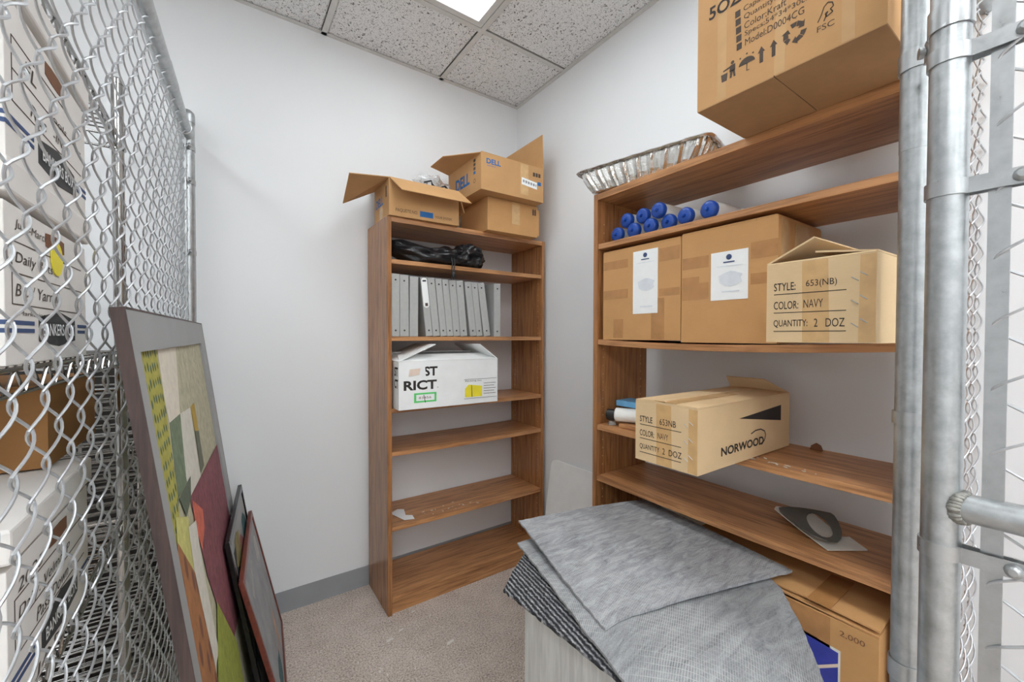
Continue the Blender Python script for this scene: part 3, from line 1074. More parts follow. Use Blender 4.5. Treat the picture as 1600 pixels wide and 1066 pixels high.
# ================================================================== squeeze bottles
def make_bottle():
    T = thing('squeeze_bottle', 'x', 'bottle', (0, 0, 0), 'white bottles with blue caps on the top shelf')
    ax = (1, 0, 0)
    MB().lathe((0, 0, 0), ax, [(.012, .0235), (.020, .0255), (.045, .0268), (.16, .0268), (.170, .025), (.173, .020)], 24).build('bottle_body', M['bottle'], T, smooth=True)
    cp = MB().lathe((0, 0, 0), ax, [(-.002, .020), (0, .0225), (.004, .0262), (.014, .0268), (.018, .0262)], 28).build('cap', M['bluecap'], T, smooth=True)
    n = MB().lathe((-.002, 0, 0), ax, [(-.011, .003), (-.010, .0052), (-.004, .0058), (.001, .0075)], 14).build('nozzle', M['bluecap'], T, smooth=True)
    n.parent = cp
    return T


zs = 1.639 + .0285
BOT = [(1.048, 0, 1.200, 'first in the lower row, by the side panel'),
       (.972, 0, 1.198, 'second in the lower row'),
       (.900, 0, 1.196, 'third from the left in the lower row'),
       (.835, 0, 1.205, 'fourth in the lower row, tucked behind its right neighbour'),
       (.762, 0, 1.186, 'fifth in the lower row, pushed forward'),
       (.685, 0, 1.184, 'alone at the right end of the lower row'),
       (1.008, 1, 1.204, 'leftmost of the three in the upper row'),
       (.936, 1, 1.202, 'middle one of the three in the upper row'),
       (.866, 1, 1.192, 'rightmost of the three in the upper row')]
proto = make_bottle()
for k, (y, up_, x, lb) in enumerate(BOT):
    o = proto if k == 0 else copy_tree(proto)
    o.location = (x, y, zs - .001 + up_ * .044)
    if k == 5:
        o.rotation_euler = (0, 0, R(-4))
    o['label'] = 'white bottle with a blue cap, ' + lb

# ================================================================== binders
def binder(x, lean, w, h, label, depth=.22, holes=True, y=1.872):
    """x: left bottom corner of the spine; lean: offset of the top to the left"""
    a = math.atan2(lean, h)
    T = thing('ring_binder', label, 'binder', (x, y, 1.2845), 'grey binders on the second shelf')
    ca, sa = math.cos(a), math.sin(a)
    lift = 0.0

    def F(u, v, z):
        return Vector((x + u * ca - z * sa, y + v, 1.2845 + max(0, 0) + u * sa + z * ca))
    t = .0025
    MB().fbox(F, (0, .004, 0), (t, depth, h)).build('cover', M['binder'], T)
    MB().fbox(F, (w - t, .004, 0), (w, depth, h)).build('cover', M['binder'], T)
    MB().fbox(F, (0, 0, 0), (w, .004, h)).build('spine', M['binder'], T, bevel=.0015)
    MB().fbox(F, (t + .002, .012, .008), (w - t - .002, depth - .012, h - .012)).build('pages', M['paper'], T)
    if holes:
        for z in (.028, h - .028):
            MB().lathe(F(w / 2, .001, z), (0, -1, 0), [(0, .0042), (.002, .0042)], 10).build('spine_hole', M['black'], T)
    return T, F


ordn = ['first', 'second', 'third', 'fourth', 'fifth', 'sixth', 'seventh', 'eighth', 'ninth', 'tenth', 'eleventh', 'twelfth', 'thirteenth']
BD = [(.632, 0, .037, .289), (.671, 0.001, .043, .287), (.717, -.002, .042, .284), (.800, .030, .034, .284), (.836, .030, .037, .284), (.876, .029, .033, .283),
      (.911, .028, .034, .283), (.947, .027, .037, .282), (.986, .026, .039, .282), (1.042, .034, .036, .280), (1.080, .034, .036, .280), (1.124, .040, .040, .282), (1.186, -.001, .040, .284)]
for k, (x, ln, w, h) in enumerate(BD):
    extra = {0: ' against the side panel', 3: ', leaning and carrying a white tag', 12: ', upright at the right end'}.get(k, ', leaning left' if 3 < k < 12 else ', upright')
    T, F = binder(x, ln, w, h, ordn[k] + ' grey binder from the left' + extra, holes=k != 2)
    if k == 3:
        pl = []
        for q in range(18):
            a = 2 * math.pi * q / 18
            pl.append(F(.017 + .0155 * math.cos(a), -.001, .205 + .0155 * math.sin(a) + (.060 if math.sin(a) > 0 else -.052)))
        tg = decal(pl, M['paper'], T, 'tag', lift=.001, th=.001)
        decal([F(.008, -.003, .262), F(.026, -.003, .262), F(.026, -.003, .270), F(.008, -.003, .270)], M['logo_grey'], T, 'tag_mark')
        decal([F(.010, -.003, .145), F(.024, -.003, .145), F(.024, -.003, .160), F(.010, -.003, .160)], M['ink_soft'], T, 'tag_mark')

# ================================================================== black drawstring bag
T = thing('drawstring_bag', 'black nylon drawstring bag bunched up on the top shelf of the back bookcase', 'bag', (.88, 1.93, 1.638))
path = [(.640, 1.960, 1.712, .014, .026), (.655, 1.950, 1.705, .040, .036), (.70, 1.935, 1.694, .062, .048), (.76, 1.92, 1.682, .075, .046), (.82, 1.91, 1.676, .078, .040),
        (.88, 1.91, 1.678, .078, .044), (.93, 1.905, 1.684, .080, .046), (.965, 1.905, 1.684, .070, .044), (1.0, 1.905, 1.694, .080, .056), (1.04, 1.905, 1.698, .086, .060),
        (1.08, 1.90, 1.690, .082, .052), (1.105, 1.90, 1.680, .062, .040), (1.118, 1.90, 1.676, .025, .02)]
mb = MB()
NS, NK = 60, 48
for i in range(NS + 1):
    u = i / NS * (len(path) - 1)
    a, fr = min(int(u), len(path) - 2), u - min(int(u), len(path) - 2)
    p = [path[a][q] * (1 - fr) + path[a + 1][q] * fr for q in range(5)]
    for k in range(NK):
        th = 2 * math.pi * k / NK
        w_ = 1 + .09 * math.sin(5 * th + 2.1 * u) + .07 * math.sin(9 * th - 1.4 * u) + .08 * math.sin(3.1 * u + 2 * th) * math.sin(th)
        if u > 7.5:
            w_ += .07 * math.sin(14 * th + u) + .08 * math.sin(3.4 * u)
        zz = p[2] + p[4] * w_ * math.sin(th)
        yy = p[1] + p[3] * w_ * math.cos(th)
        if yy > 1.862:
            zz = max(zz, 1.641)
        else:
            zz = max(zz, 1.610)
        mb.v.append(Vector((p[0], yy, zz)))
for i in range(NS):
    for k in range(NK):
        mb.f.append((i * NK + k, i * NK + (k + 1) % NK, (i + 1) * NK + (k + 1) % NK, (i + 1) * NK + k))
        mb.m.append(0)
mb.f += [tuple(range(NK))[::-1], tuple(NS * NK + k for k in range(NK))]
mb.m += [0, 0]
mb.build('bag_body', M['nylon'], T, smooth=True)
for dx in (0, .012):
    MB().tube([(.915 + dx, 1.835, 1.672), (.918 + dx, 1.826, 1.645), (.914 + dx, 1.826, 1.612), (.918 + dx, 1.828, 1.585), (.912 + dx, 1.828, 1.560)], .0032, 7).build('drawstring', M['nylon'], T, smooth=True)
MB().lathe((.922, 1.826, 1.585), (0, 0, 1), [(-.014, .007), (-.010, .010), (.008, .010), (.013, .006)], 12).build('cord_lock', M['black'], T, smooth=True)

# ================================================================== small things on the shelves
# scrap of paper
p = MB().slab([(.668, 2.01, .4085), (.70, 1.90, .4085), (.745, 1.885, .4085), (.752, 1.93, .4085), (.725, 1.95, .4085), (.742, 2.02, .4085), (.715, 2.04, .4085)][::-1], .001)
tag(p.build('paper_scrap', M['paper']), 'torn scrap of white paper lying on the second lowest shelf of the back bookcase', 'paper')
# black clip beside the white carton
pts = [(1.172 + .018 * math.cos(a), 1.985 + .010 * math.sin(a), .958 + .022 * abs(math.sin(a * .5))) for a in [k * .7 for k in range(10)]]
tag(MB().tube(pts, .0035, 6).build('cord', M['cable'], None, smooth=True), 'short tangle of black cord on the shelf right of the white printed carton', 'cord')
# caulking tube with dark cap, light blue box (half hidden by the wedge-print carton)
T = thing('caulk_tube', 'white tube with a dark round cap lying on the third shelf', 'tube', (1.235, 1.07, .950))
ax = Vector((.45, -.89, 0)).normalized()
MB().lathe((1.215, 1.060, .992), ax, [(0, .020), (.004, .026), (.12, .026), (.125, .022)], 20).build('tube_body', M['bottle'], T, smooth=True)
MB().lathe((1.207, 1.076, .990), ax, [(-.014, .017), (-.011, .021), (.006, .022), (.018, .021)], 16).build('tube_cap', M['black'], T, smooth=True)
MB().lathe((1.215, 1.075, .9505), (0, 0, 1), [(0, .016), (.010, .013), (.016, .010)], 12).build('clear_foot', M['film'], T, smooth=True)
mb = MB().fbox(frame((1.245, 1.082, 1.0195), -86), (0, 0, 0), (.10, .09, .022))
tag(mb.build('small_box', M['lightblue'], None, bevel=.002), 'small light blue box on top of the white tube, third shelf', 'box')
mb = MB().fbox(frame((1.20, 1.03, .9505), -88), (0, 0, 0), (.10, .19, .013))
tag(mb.build('wood_offcut', M['wood_y'], None, bevel=.001), 'thin brown wooden offcut under the white tube on the third shelf', 'wood')
# folded card holder: white sheet with a dark grey flap that has an oval hole
T = thing('card_holder', 'folded white card with a dark grey flap that has an oval hole', 'card', (1.32, .43, .753))
MB().slab([(1.232, .390, .7565), (1.314, .333, .7565), (1.361, .383, .7565), (1.341, .392, .758), (1.443, .508, .768), (1.371, .566, .773), (1.350, .561, .773), (1.285, .470, .763)], .003).build('white_sheet', M['offwhite'], T)
outl = [(1.345, .551, .779), (1.317, .525, .779), (1.264, .469, .780), (1.241, .432, .779), (1.240, .408, .776), (1.252, .392, .772), (1.271, .381, .770), (1.302, .382, .772), (1.326, .389, .777),
        (1.363, .408, .787), (1.400, .432, .792), (1.392, .458, .792), (1.386, .487, .790), (1.379, .521, .785), (1.362, .549, .780)]
cc_ = Vector((1.318, .437, .781))
ring_o, ring_i = [], []
n_ = 44
for k in range(n_):
    an = 2 * math.pi * k / n_
    dx, dy = math.cos(an), math.sin(an)
    best = None
    for q in range(len(outl)):
        a, b_ = Vector(outl[q]), Vector(outl[(q + 1) % len(outl)])
        ex_, ey_ = b_.x - a.x, b_.y - a.y
        det = dx * -ey_ + dy * ex_
        if abs(det) < 1e-9:
            continue
        t_ = ((a.x - cc_.x) * -ey_ + (a.y - cc_.y) * ex_) / det
        u_ = (dx * (a.y - cc_.y) - dy * (a.x - cc_.x)) / det
        if t_ > 0 and 0 <= u_ <= 1 and (best is None or t_ > best[0]):
            best = (t_, a.z + (b_.z - a.z) * u_)
    ring_o.append(Vector((cc_.x + dx * best[0], cc_.y + dy * best[0], best[1])))
    # tilted oval hole
    ca_, sa_ = math.cos(R(33)), math.sin(R(33))
    p_, q_ = dx * ca_ + dy * sa_, -dx * sa_ + dy * ca_
    rr = 1 / math.sqrt((p_ / .066) ** 2 + (q_ / .024) ** 2)
    rr = min(rr, best[0] * .8)
    ring_i.append(Vector((cc_.x + dx * rr, cc_.y + dy * rr, .7800 + .12 * dx * rr)))
mb = MB()
dn = Vector((0, 0, .003))
mb.v = ring_o + ring_i + [q - dn for q in ring_o] + [q - dn for q in ring_i]
for k in range(n_):
    k2 = (k + 1) % n_
    mb.f += [(k, k2, k2 + n_, k + n_), (k + 2 * n_, k + 3 * n_, k2 + 3 * n_, k2 + 2 * n_), (k, k + 2 * n_, k2 + 2 * n_, k2), (k + n_, k2 + n_, k2 + 3 * n_, k + 3 * n_)]
    mb.m += [0] * 4
mb.build('grey_flap', M['darkgrey_card'], T)
# plastic clip at the back of the third shelf
tag(MB().slab([(1.455, .475, .950), (1.455, .505, .950), (1.455, .502, .962), (1.455, .492, .970), (1.455, .480, .964)], .012).build('broken_clip', M['plate']),
    'small broken brown clip at the back edge of the third shelf', 'clip')
# white crumbs
mb = MB()
for k in range(46):
    if k < 16:
        x, y, z = rnd.uniform(.80, 1.1), rnd.uniform(1.88, 1.97), .4065
    elif k < 30:
        x, y, z = 1.19 + rnd.random() ** 2 * .05, rnd.uniform(.38, .58), .7525 + .197
    else:
        x, y, z = rnd.uniform(.3, .85), rnd.uniform(1.5, 1.82), .0005
    s = rnd.uniform(.0015, .005)
    a = rnd.uniform(0, 3)
    mb.slab([(x + s * math.cos(a + q * 1.6) * (2 if q % 2 else .7), y + s * math.sin(a + q * 1.6) * (2 if q % 2 else .7), z + .0015) for q in range(4)], .0012)
for (x, y, s_) in ((.565, 1.712, .016), (.626, 1.743, .012), (.715, 1.828, .010), (.770, 1.556, .020), (.748, 1.424, .008)):
    mb.slab([(x - s_, y - s_ * .5, .003), (x + s_ * .9, y - s_ * .2, .004), (x + s_, y + s_ * .4, .003), (x - s_ * .6, y + s_ * .1, .005)], .003)
o = mb.build('crumbs', M['offwhite'], None, kind='stuff')
tag(o, 'scattered white crumbs and flakes on the shelves and carpet', 'debris')
# white board leaning between the bookcases
mb = MB()
bp = [(1.440, 1.800, .0), (1.440, 1.150, .0), (1.528, 1.150, .600), (1.528, 1.76, .590), (1.5265, 1.785, .582), (1.524, 1.797, .56)]
mb.slab(bp[::-1], -.012)
tag(mb.build('white_board', M['box_white'], None, bevel=.001), 'white panel leaning on the right wall between the two bookcases', 'board')

# ================================================================== cabinet and carpet tiles
T = thing('grey_cabinet', 'light grey wooden cabinet under the pile of carpet tiles', 'cabinet', (.93, .68, 0))
MB().box((.735, .45, 0), (.755, .985, .632)).build('side_panel', M['cabinet'], T, bevel=.001)
MB().box((1.10, .45, 0), (1.12, .985, .632)).build('side_panel', M['cabinet'], T, bevel=.001)
MB().box((.755, .965, 0), (1.10, .983, .632)).build('back_panel', M['cabinet'], T)
MB().box((.755, .454, .06), (1.10, .472, .632)).build('door', M['cabinet'], T)
MB().box((.732, .446, .632), (1.123, .988, .650)).build('cabinet_top', M['cabinet'], T, bevel=.001)


def sheet(name, label, left, right, zbase, mat, th=.006, nu=40, nv=40, bumpf=None, fray=.0015, group='carpet tiles piled on the cabinet'):
    def ip(pl, t):
        u = t * (len(pl) - 1)
        a = min(int(u), len(pl) - 2)
        f_ = u - a
        p0 = pl[max(a - 1, 0)]
        p1, p2 = pl[a], pl[a + 1]
        p3 = pl[min(a + 2, len(pl) - 1)]
        return [0.5 * (2 * p1[q] + (p2[q] - p0[q]) * f_ + (2 * p0[q] - 5 * p1[q] + 4 * p2[q] - p3[q]) * f_ ** 2 + (3 * p1[q] - p0[q] - 3 * p2[q] + p3[q]) * f_ ** 3) for q in range(2)]
    rn = random.Random(len(label))
    top = []
    for j in range(nv + 1):
        a, b = ip(left, j / nv), ip(right, j / nv)
        for i in range(nu + 1):
            u = i / nu
            x, y = a[0] * (1 - u) + b[0] * u, a[1] * (1 - u) + b[1] * u
            if i in (0, nu) or j in (0, nv):
                x += rn.uniform(-fray, fray)
                y += rn.uniform(-fray, fray)
            z = zbase(x, y)
            if bumpf:
                z += bumpf(u, j / nv)
            top.append(Vector((x, y, z)))
    n1 = nu + 1
    mb = MB()
    mb.v = top + [p - Vector((0, 0, th)) for p in top]
    off = len(top)
    for j in range(nv):
        for i in range(nu):
            q = (j * n1 + i, j * n1 + i + 1, (j + 1) * n1 + i + 1, (j + 1) * n1 + i)
            mb.f += [q[::-1], tuple(k + off for k in q)]
            mb.m += [0, 0]
    bd = [i for i in range(n1)] + [j * n1 + nu for j in range(1, nv + 1)] + [nv * n1 + i for i in range(nu - 1, -1, -1)] + [j * n1 for j in range(nv - 1, 0, -1)]
    for k in range(len(bd)):
        a, b = bd[k], bd[(k + 1) % len(bd)]
        mb.f.append((a, b, b + off, a + off))
        mb.m.append(0)
    o = mb.build(name, mat, None, smooth=True)
    return tag(o, label, 'carpet tile', group)


def droop(x, y):
    d = 0
    if x < .735:
        d += (.735 - x) ** 2 * 2.6
    if y < .46:
        d += (.46 - y) ** 2 * 2.4 * min(1, max(0, (1.15 - x) / .08))
    return d


sheet('carpet_tile', 'dark striped loop pile carpet tile sticking out at the left, lowest of the pile',
      [(.604, .905), (.612, .72), (.622, .45)], [(.80, .995), (.86, .75), (.90, .45)], lambda x, y: .6585 - droop(x, y), M['pile'], th=.006)
sheet('carpet_tile', 'grey woven-backed carpet tile in the middle of the pile, drooping towards the camera',
      [(.712, .992), (.672, .80), (.635, .62), (.610, .48), (.590, .36), (.575, .27)], [(1.20, .95), (1.19, .72), (1.142, .497), (1.06, .400), (.97, .318), (.90, .26)], lambda x, y: .674 - droop(x, y), M['backing2'], th=.006, nv=60)
sheet('carpet_tile', 'mottled grey carpet tile lying face down on top of the pile',
      [(.765, 1.058), (.705, .83), (.660, .600)], [(1.275, .965), (1.24, .72), (1.197, .452)], lambda x, y: .6855 - droop(x, y) * .9, M['backing1'], th=.006,
      bumpf=lambda u, v: .006 * math.sin(u * 3.0) + .016 * (1 - v) ** 2 * (1 - u) + .006 * math.sin(v * 5) * (1 - u))

# ================================================================== framed pictures leaning on the fence
PN = {}


def paint(name, rgb, var=.25, scale=40, dots=None, rough=.8):
    m, nt, b = nmat(name)
    c = lin(rgb)
    v = coords(nt)
    f = noise(nt, v, scale, 5, .7)
    col = ramp(nt, f, [(.3, tuple(x * (1 - var) for x in c)), (.7, tuple(min(1, x * (1 + var)) for x in c))])
    if dots:
        vo = nt.nodes.new('ShaderNodeTexVoronoi')
        vo.inputs['Scale'].default_value = dots[1]
        vo.inputs['Randomness'].default_value = dots[2]
        mp = nt.nodes.new('ShaderNodeMapping')
        mp.inputs['Scale'].default_value = dots[3]
        tc = nt.nodes.new('ShaderNodeTexCoord')
        nt.links.new(tc.outputs['Object'], mp.inputs[0])
        nt.links.new(mp.outputs[0], vo.inputs['Vector'])
        mk = ramp(nt, vo.outputs['Distance'], [(.24, (1, 1, 1)), (.36, (0, 0, 0))])
        mx = nt.nodes.new('ShaderNodeMixRGB')
        nt.links.new(mk, mx.inputs[0])
        nt.links.new(col, mx.inputs[1])
        mx.inputs[2].default_value = (*lin(dots[0]), 1)
        col = mx.outputs[0]
    nt.links.new(col, b.inputs['Base Color'])
    b.inputs['Roughness'].default_value = rough
    return m


PM = [paint('canvas_beige', (178, 174, 148)), paint('canvas_yellow_dots', (164, 158, 72), .2, 30, ((62, 88, 70), 42, .25, (0, 1.15, .78))), paint('canvas_cream', (214, 206, 190), .1),
      paint('canvas_green', (108, 122, 96), .3), paint('canvas_white', (206, 202, 190), .1), paint('canvas_ochre', (176, 146, 60), .15), paint('canvas_bar', (102, 104, 88), .15),
      paint('canvas_maroon', (126, 68, 76), .4), paint('canvas_dark_green', (88, 98, 80), .2), paint('canvas_pale_yellow', (190, 186, 112), .2), paint('canvas_scales', (156, 104, 62), .25, 30, ((112, 70, 54), 24, .5, (0, 1.0, .5))),
      paint('canvas_lime', (142, 150, 58), .25), paint('canvas_orange', (196, 98, 76), .25)]
BL, WD = Vector((.050, .97, 0)), Vector((.05332, .99858, 0))
UP = Vector((-.12930, .00690, .99158))
NR = WD.cross(UP)
T = thing('abstract_painting', 'tall abstract painting in a wide grey and brown frame, leaning on the chain-link fence', 'painting', (.05, 1.45, 0))


def S(s, t, n=0):
    return BL + WD * s + UP * t + NR * n


s0, s1, t0, t1 = -.088, 1.02, .012, 1.345


def rail(a0, a1, b0, b1, n0, n1, mat, name):
    MB().hexa([S(a0, b0, n0), S(a1, b0, n0), S(a1, b1, n0), S(a0, b1, n0), S(a0, b0, n1), S(a1, b0, n1), S(a1, b1, n1), S(a0, b1, n1)]).build(name, mat, T)


rail(s0, s0 + .004, t0, t1, -.019, 0, M['frame_dark'], 'frame_rail')
rail(s1 - .004, s1, t0, t1, -.019, 0, M['frame_dark'], 'frame_rail')
rail(s0 + .004, s1 - .004, t1 - .004, t1, -.019, 0, M['frame_dark'], 'frame_rail')
rail(s0 + .004, s1 - .004, t0, t0 + .004, -.019, 0, M['frame_dark'], 'frame_rail')
iL, iR, iT, iB = -.036, .90, 1.27, .09
rail(s0 + .004, iL, t0 + .004, t1 - .004, -.012, -.0005, M['mat_grey'], 'mat_border')
rail(iR, s1 - .004, t0 + .004, t1 - .004, -.012, -.0005, M['mat_grey'], 'mat_border')
rail(iL, iR, iT, t1 - .004, -.012, -.0005, M['mat_grey'], 'mat_border')
rail(iL, iR, t0 + .004, iB, -.012, -.0005, M['mat_grey'], 'mat_border')
mb = MB()
mb.slab([S(iL, iB, -.008), S(iR, iB, -.008), S(iR, iT, -.008), S(iL, iT, -.008)], .004, 0)
patches = [(1, [(-0.034, 1.27), (0.140, 1.27), (0.131, 1.157), (0.089, 0.967), (0.041, 0.888), (-0.034, 0.885)]),
           (2, [(0.152, 1.27), (0.383, 1.268), (0.276, 1.112), (0.139, 1.115), (0.131, 1.157)]),
           (3, [(0.139, 1.115), (0.276, 1.112), (0.252, 0.964), (0.089, 0.967)]),
           (4, [(0.276, 1.112), (0.442, 1.103), (0.412, 0.916), (0.203, 0.928), (0.208, 0.977)]),
           (5, [(0.442, 1.103), (0.524, 1.104), (0.515, 1.022), (0.448, 1.035)]),
           (6, [(0.448, 1.035), (0.515, 1.022), (0.499, 0.923), (0.423, 0.923)]),
           (9, [(0.030, 0.95), (0.145, 0.907), (0.103, 0.80), (-0.01, 0.885)]),
           (7, [(0.9, 0.893), (0.9, 0.30), (0.48, 0.40), (0.302, 0.614), (0.245, 0.72), (0.215, 0.877), (0.203, 0.928)]),
           (12, [(0.225, 0.915), (0.34, 0.85), (0.32, 0.81), (0.235, 0.79), (0.205, 0.86)]),
           (8, [(0.089, 0.967), (0.252, 0.964), (0.211, 0.925), (0.126, 0.914)]),
           (4, [(0.124, 0.891), (0.219, 0.869), (0.203, 0.788), (0.21, 0.55), (0.14, 0.56), (0.103, 0.80)]),
           (10, [(-0.034, 0.885), (0.003, 0.91), (0.103, 0.80), (0.135, 0.536), (0.13, 0.10), (-0.034, 0.10)]),
           (11, [(0.30, 0.62), (0.52, 0.36), (0.50, 0.10), (0.13, 0.10), (0.14, 0.53), (0.2, 0.56)])]
for k, (mi, pl) in enumerate(patches):
    p3 = [S(a, b, -.0076 + .00025 * k) for a, b in pl]
    nn = sum(((p3[i]).cross(p3[(i + 1) % len(p3)]) for i in range(len(p3))), Vector((0, 0, 0)))
    if nn.dot(NR) < 0:
        p3 = p3[::-1]
    mb.slab(p3, .0003, mi)
mb.build('canvas', PM, T)


def small_frame(name, label, bl, br, tl, tr, depth, fw, fmat, matw, pic, matm, blobs):
    """bl, br, tl, tr: corners of the front face"""
    bl, br, tl, tr = map(Vector, (bl, br, tl, tr))
    n = (br - bl).cross(tl - bl).normalized()
    T = thing(name, label, 'picture', (bl + br) / 2)
    W_, H_ = (br - bl).length, (tl - bl).length

    def S2(x, y, d=0):
        u, v = x / W_, y / H_
        return bl * (1 - u) * (1 - v) + br * u * (1 - v) + tl * (1 - u) * v + tr * u * v + n * d

    def bar(x0, x1, y0, y1, d0, d1, m_, nm):
        MB().hexa([S2(x0, y0, d0), S2(x1, y0, d0), S2(x1, y1, d0), S2(x0, y1, d0), S2(x0, y0, d1), S2(x1, y0, d1), S2(x1, y1, d1), S2(x0, y1, d1)]).build(nm, m_, T, bevel=.002)
    bar(0, fw, 0, H_, -depth, 0, fmat, 'frame_rail')
    bar(W_ - fw, W_, 0, H_, -depth, 0, fmat, 'frame_rail')
    bar(fw, W_ - fw, H_ - fw, H_, -depth, 0, fmat, 'frame_rail')
    bar(fw, W_ - fw, 0, fw, -depth, 0, fmat, 'frame_rail')
    if matw:
        bar(fw, W_ - fw, fw, H_ - fw, -depth * .7, -depth * .35, matm, 'mat_border')
    mb = MB()
    q = fw + matw
    mb.slab([S2(q, q, -depth * .33), S2(W_ - q, q, -depth * .33), S2(W_ - q, H_ - q, -depth * .33), S2(q, H_ - q, -depth * .33)], .001, 0)
    for k, (mi, cx, cy, rx, ry) in enumerate(blobs):
        mb.slab([S2(W_ * (cx + rx * math.cos(2 * math.pi * z / 9) * (1 + .25 * math.sin(3.3 * z + k))), H_ * (cy + ry * math.sin(2 * math.pi * z / 9)), -depth * .33 + .0006 + .0003 * k) for z in range(9)], .0003, mi)
    mb.build('picture', pic, T)
    return T


pd = [paint('picture_dark', (52, 60, 64), .5, 14), paint('picture_teal', (60, 96, 100), .4, 20), paint('picture_olive', (128, 116, 74), .4, 20), paint('picture_rose', (150, 92, 88), .4, 18), paint('picture_pale', (168, 168, 166), .2, 10)]
small_frame('black_framed_picture', 'black-framed dark picture wedged between the tall painting and the red-brown frame',
            (.118, 1.520, .006), (.158, 2.075, .006), (.009, 1.530, .650), (.057, 2.078, .660), .014, .022, M['frame_black'], .045, [pd[0], pd[1], pd[2], pd[3]], M['mat_grey'],
            [(1, .3, .3, .2, .15), (2, .6, .4, .2, .2), (3, .45, .72, .2, .14), (1, .75, .75, .15, .14), (2, .3, .85, .15, .08)])
small_frame('red_framed_picture', 'low red-brown framed picture of pale figures, front of the leaning stack',
            (.168, 1.490, .006), (.207, 2.085, .006), (.043, 1.490, .536), (.092, 2.060, .548), .014, .020, M['frame_red'], 0, [paint('picture_haze', (150, 152, 154), .2, 8), pd[3], pd[1], pd[4], paint('picture_sand', (182, 150, 128), .2, 14)], None,
            [(3, .4, .75, .2, .14), (4, .5, .35, .08, .22), (1, .42, .3, .05, .18), (4, .62, .3, .05, .2), (2, .3, .15, .16, .07), (3, .75, .8, .1, .1)])

# ================================================================== chain-link fences
PITCHW, DZ, WR = .041, .082, .0018


def strand_mesh(z0, z1, phase, amp=.0062, mat=None):
    """one woven wire: runs up z, zigzags over one pitch in +y, front segments at +x"""
    pts = []
    n = 14
    total = int((z1 - z0) / DZ * n)
    for k in range(total + 1):
        ph = 2 * math.pi * k / n + phase
        tri = 1 - abs(((ph / math.pi) % 2) - 1)
        y = (.40 * tri + .60 * (.5 - .5 * math.cos(ph)))
        pts.append((amp * math.sin(ph), -.0045 + (PITCHW + .0090) * y, z0 + DZ * k / n))
    mb = MB()
    mb.tube(pts, WR, 6)
    me_o = mb.build('wire', M['wire'], None, smooth=True)
    me = me_o.data
    bpy.data.objects.remove(me_o)
    return me


ST = [strand_mesh(.03, 2.09, 0), strand_mesh(.03, 2.09, math.pi)]


def add_strands(root, n, rot=0, start=0, dirn=-1):
    for i in range(n):
        o = bpy.data.objects.new('wire', ST[i % 2])
        COL.objects.link(o)
        o.parent = root
        if rot == 0:
            o.location = (0, start + dirn * (i + 1) * PITCHW if dirn < 0 else start + i * PITCHW, 0)
        else:
            o.rotation_euler = (0, 0, rot)
            o.location = (start + i * PITCHW, 0, 0)


def ring_band(o, r, z, hgt, tail, tdir, th=.0022, bolt=True, parent=None, name='tension_band'):
    """strap round a post at o with two tails running along tdir"""
    mb = MB()
    tdir = Vector(tdir).normalized()
    sd = Vector((-tdir.y, tdir.x, 0))
    n = 20
    outer, inner = [], []
    for k in range(n + 1):
        a = R(25) + (2 * math.pi - R(50)) * k / n
        d_ = tdir * math.cos(a) + sd * math.sin(a)
        inner.append(Vector((o[0], o[1], 0)) + d_ * r)
        outer.append(Vector((o[0], o[1], 0)) + d_ * (r + th))
    for lst, sgn in ((inner, 0), (outer, 0)):
        a0, a1 = lst[0], lst[-1]
        lst.insert(0, Vector((o[0], o[1], 0)) + tdir * (r + tail) + sd * (.006 + (th if lst is outer else 0)))
        lst.append(Vector((o[0], o[1], 0)) + tdir * (r + tail) - sd * (.006 + (th if lst is outer else 0)))
    m_ = len(inner)
    vv = []
    for a, b in zip(inner, outer):
        for zz in (z - hgt / 2, z + hgt / 2):
            vv += [(a.x, a.y, zz), (b.x, b.y, zz)]
    fs = []
    for k in range(m_ - 1):
        q = 4 * k
        fs += [(q, q + 2, q + 6, q + 4), (q + 1, q + 5, q + 7, q + 3), (q, q + 4, q + 5, q + 1), (q + 2, q + 3, q + 7, q + 6)]
    fs += [(0, 1, 3, 2), (4 * m_ - 4, 4 * m_ - 2, 4 * m_ - 1, 4 * m_ - 3)]
    mb.add(vv, fs)
    band = mb.build(name, M['band'], parent, smooth=True)
    if bolt:
        c = Vector((o[0], o[1], z)) + tdir * (r + tail - .008)
        bo = MB().lathe(c, sd, [(-.017, .004), (-.014, .0075), (-.009, .0085), (-.0085, .0045), (.010, .0045), (.0105, .008), (.016, .008)], 12).build('bolt', M['band'], band, smooth=True)
        ORG[bo] = ORG[band]
    return band


# ---- left fence
FO = Vector((-.113, 2.10, 0))
FA_ = -math.atan(.05)
fence = thing('chain_link_fence', 'galvanised chain-link fence running along the left side of the storage cage', 'fence', FO)
FD = Vector((-math.sin(FA_), math.cos(FA_), 0))       # along +local y
mb = MB()
mb.tube([(FO.x, FO.y, 0), (FO.x, FO.y, 2.165)], .0245, 24)
mb.lathe((FO.x, FO.y, 2.13), (0, 0, 1), [(0, .0265), (.030, .0265), (.042, .024), (.050, .016), (.053, .004)], 24)
post = mb.build('post', M['galv'], fence, smooth=True)
p0, p1 = FO - FD * .026 + Vector((0, 0, 2.081)), FO - FD * 2.35 + Vector((0, 0, 2.081))
MB().tube([p0, p1], .021, 20).build('top_rail', M['galv'], fence, smooth=True)
MB().tube([p0 - FD * .36, p0 - FD * .50], .0222, 20).build('rail_sleeve', M['galv'], fence, smooth=True)
MB().lathe(FO - FD * .026 + Vector((0, 0, 2.081)), -FD, [(-.004, .014), (.0, .0245), (.05, .0245), (.052, .0215)], 20).build('rail_end_cup', M['band'], fence, smooth=True)
pe = FO - FD * 2.37
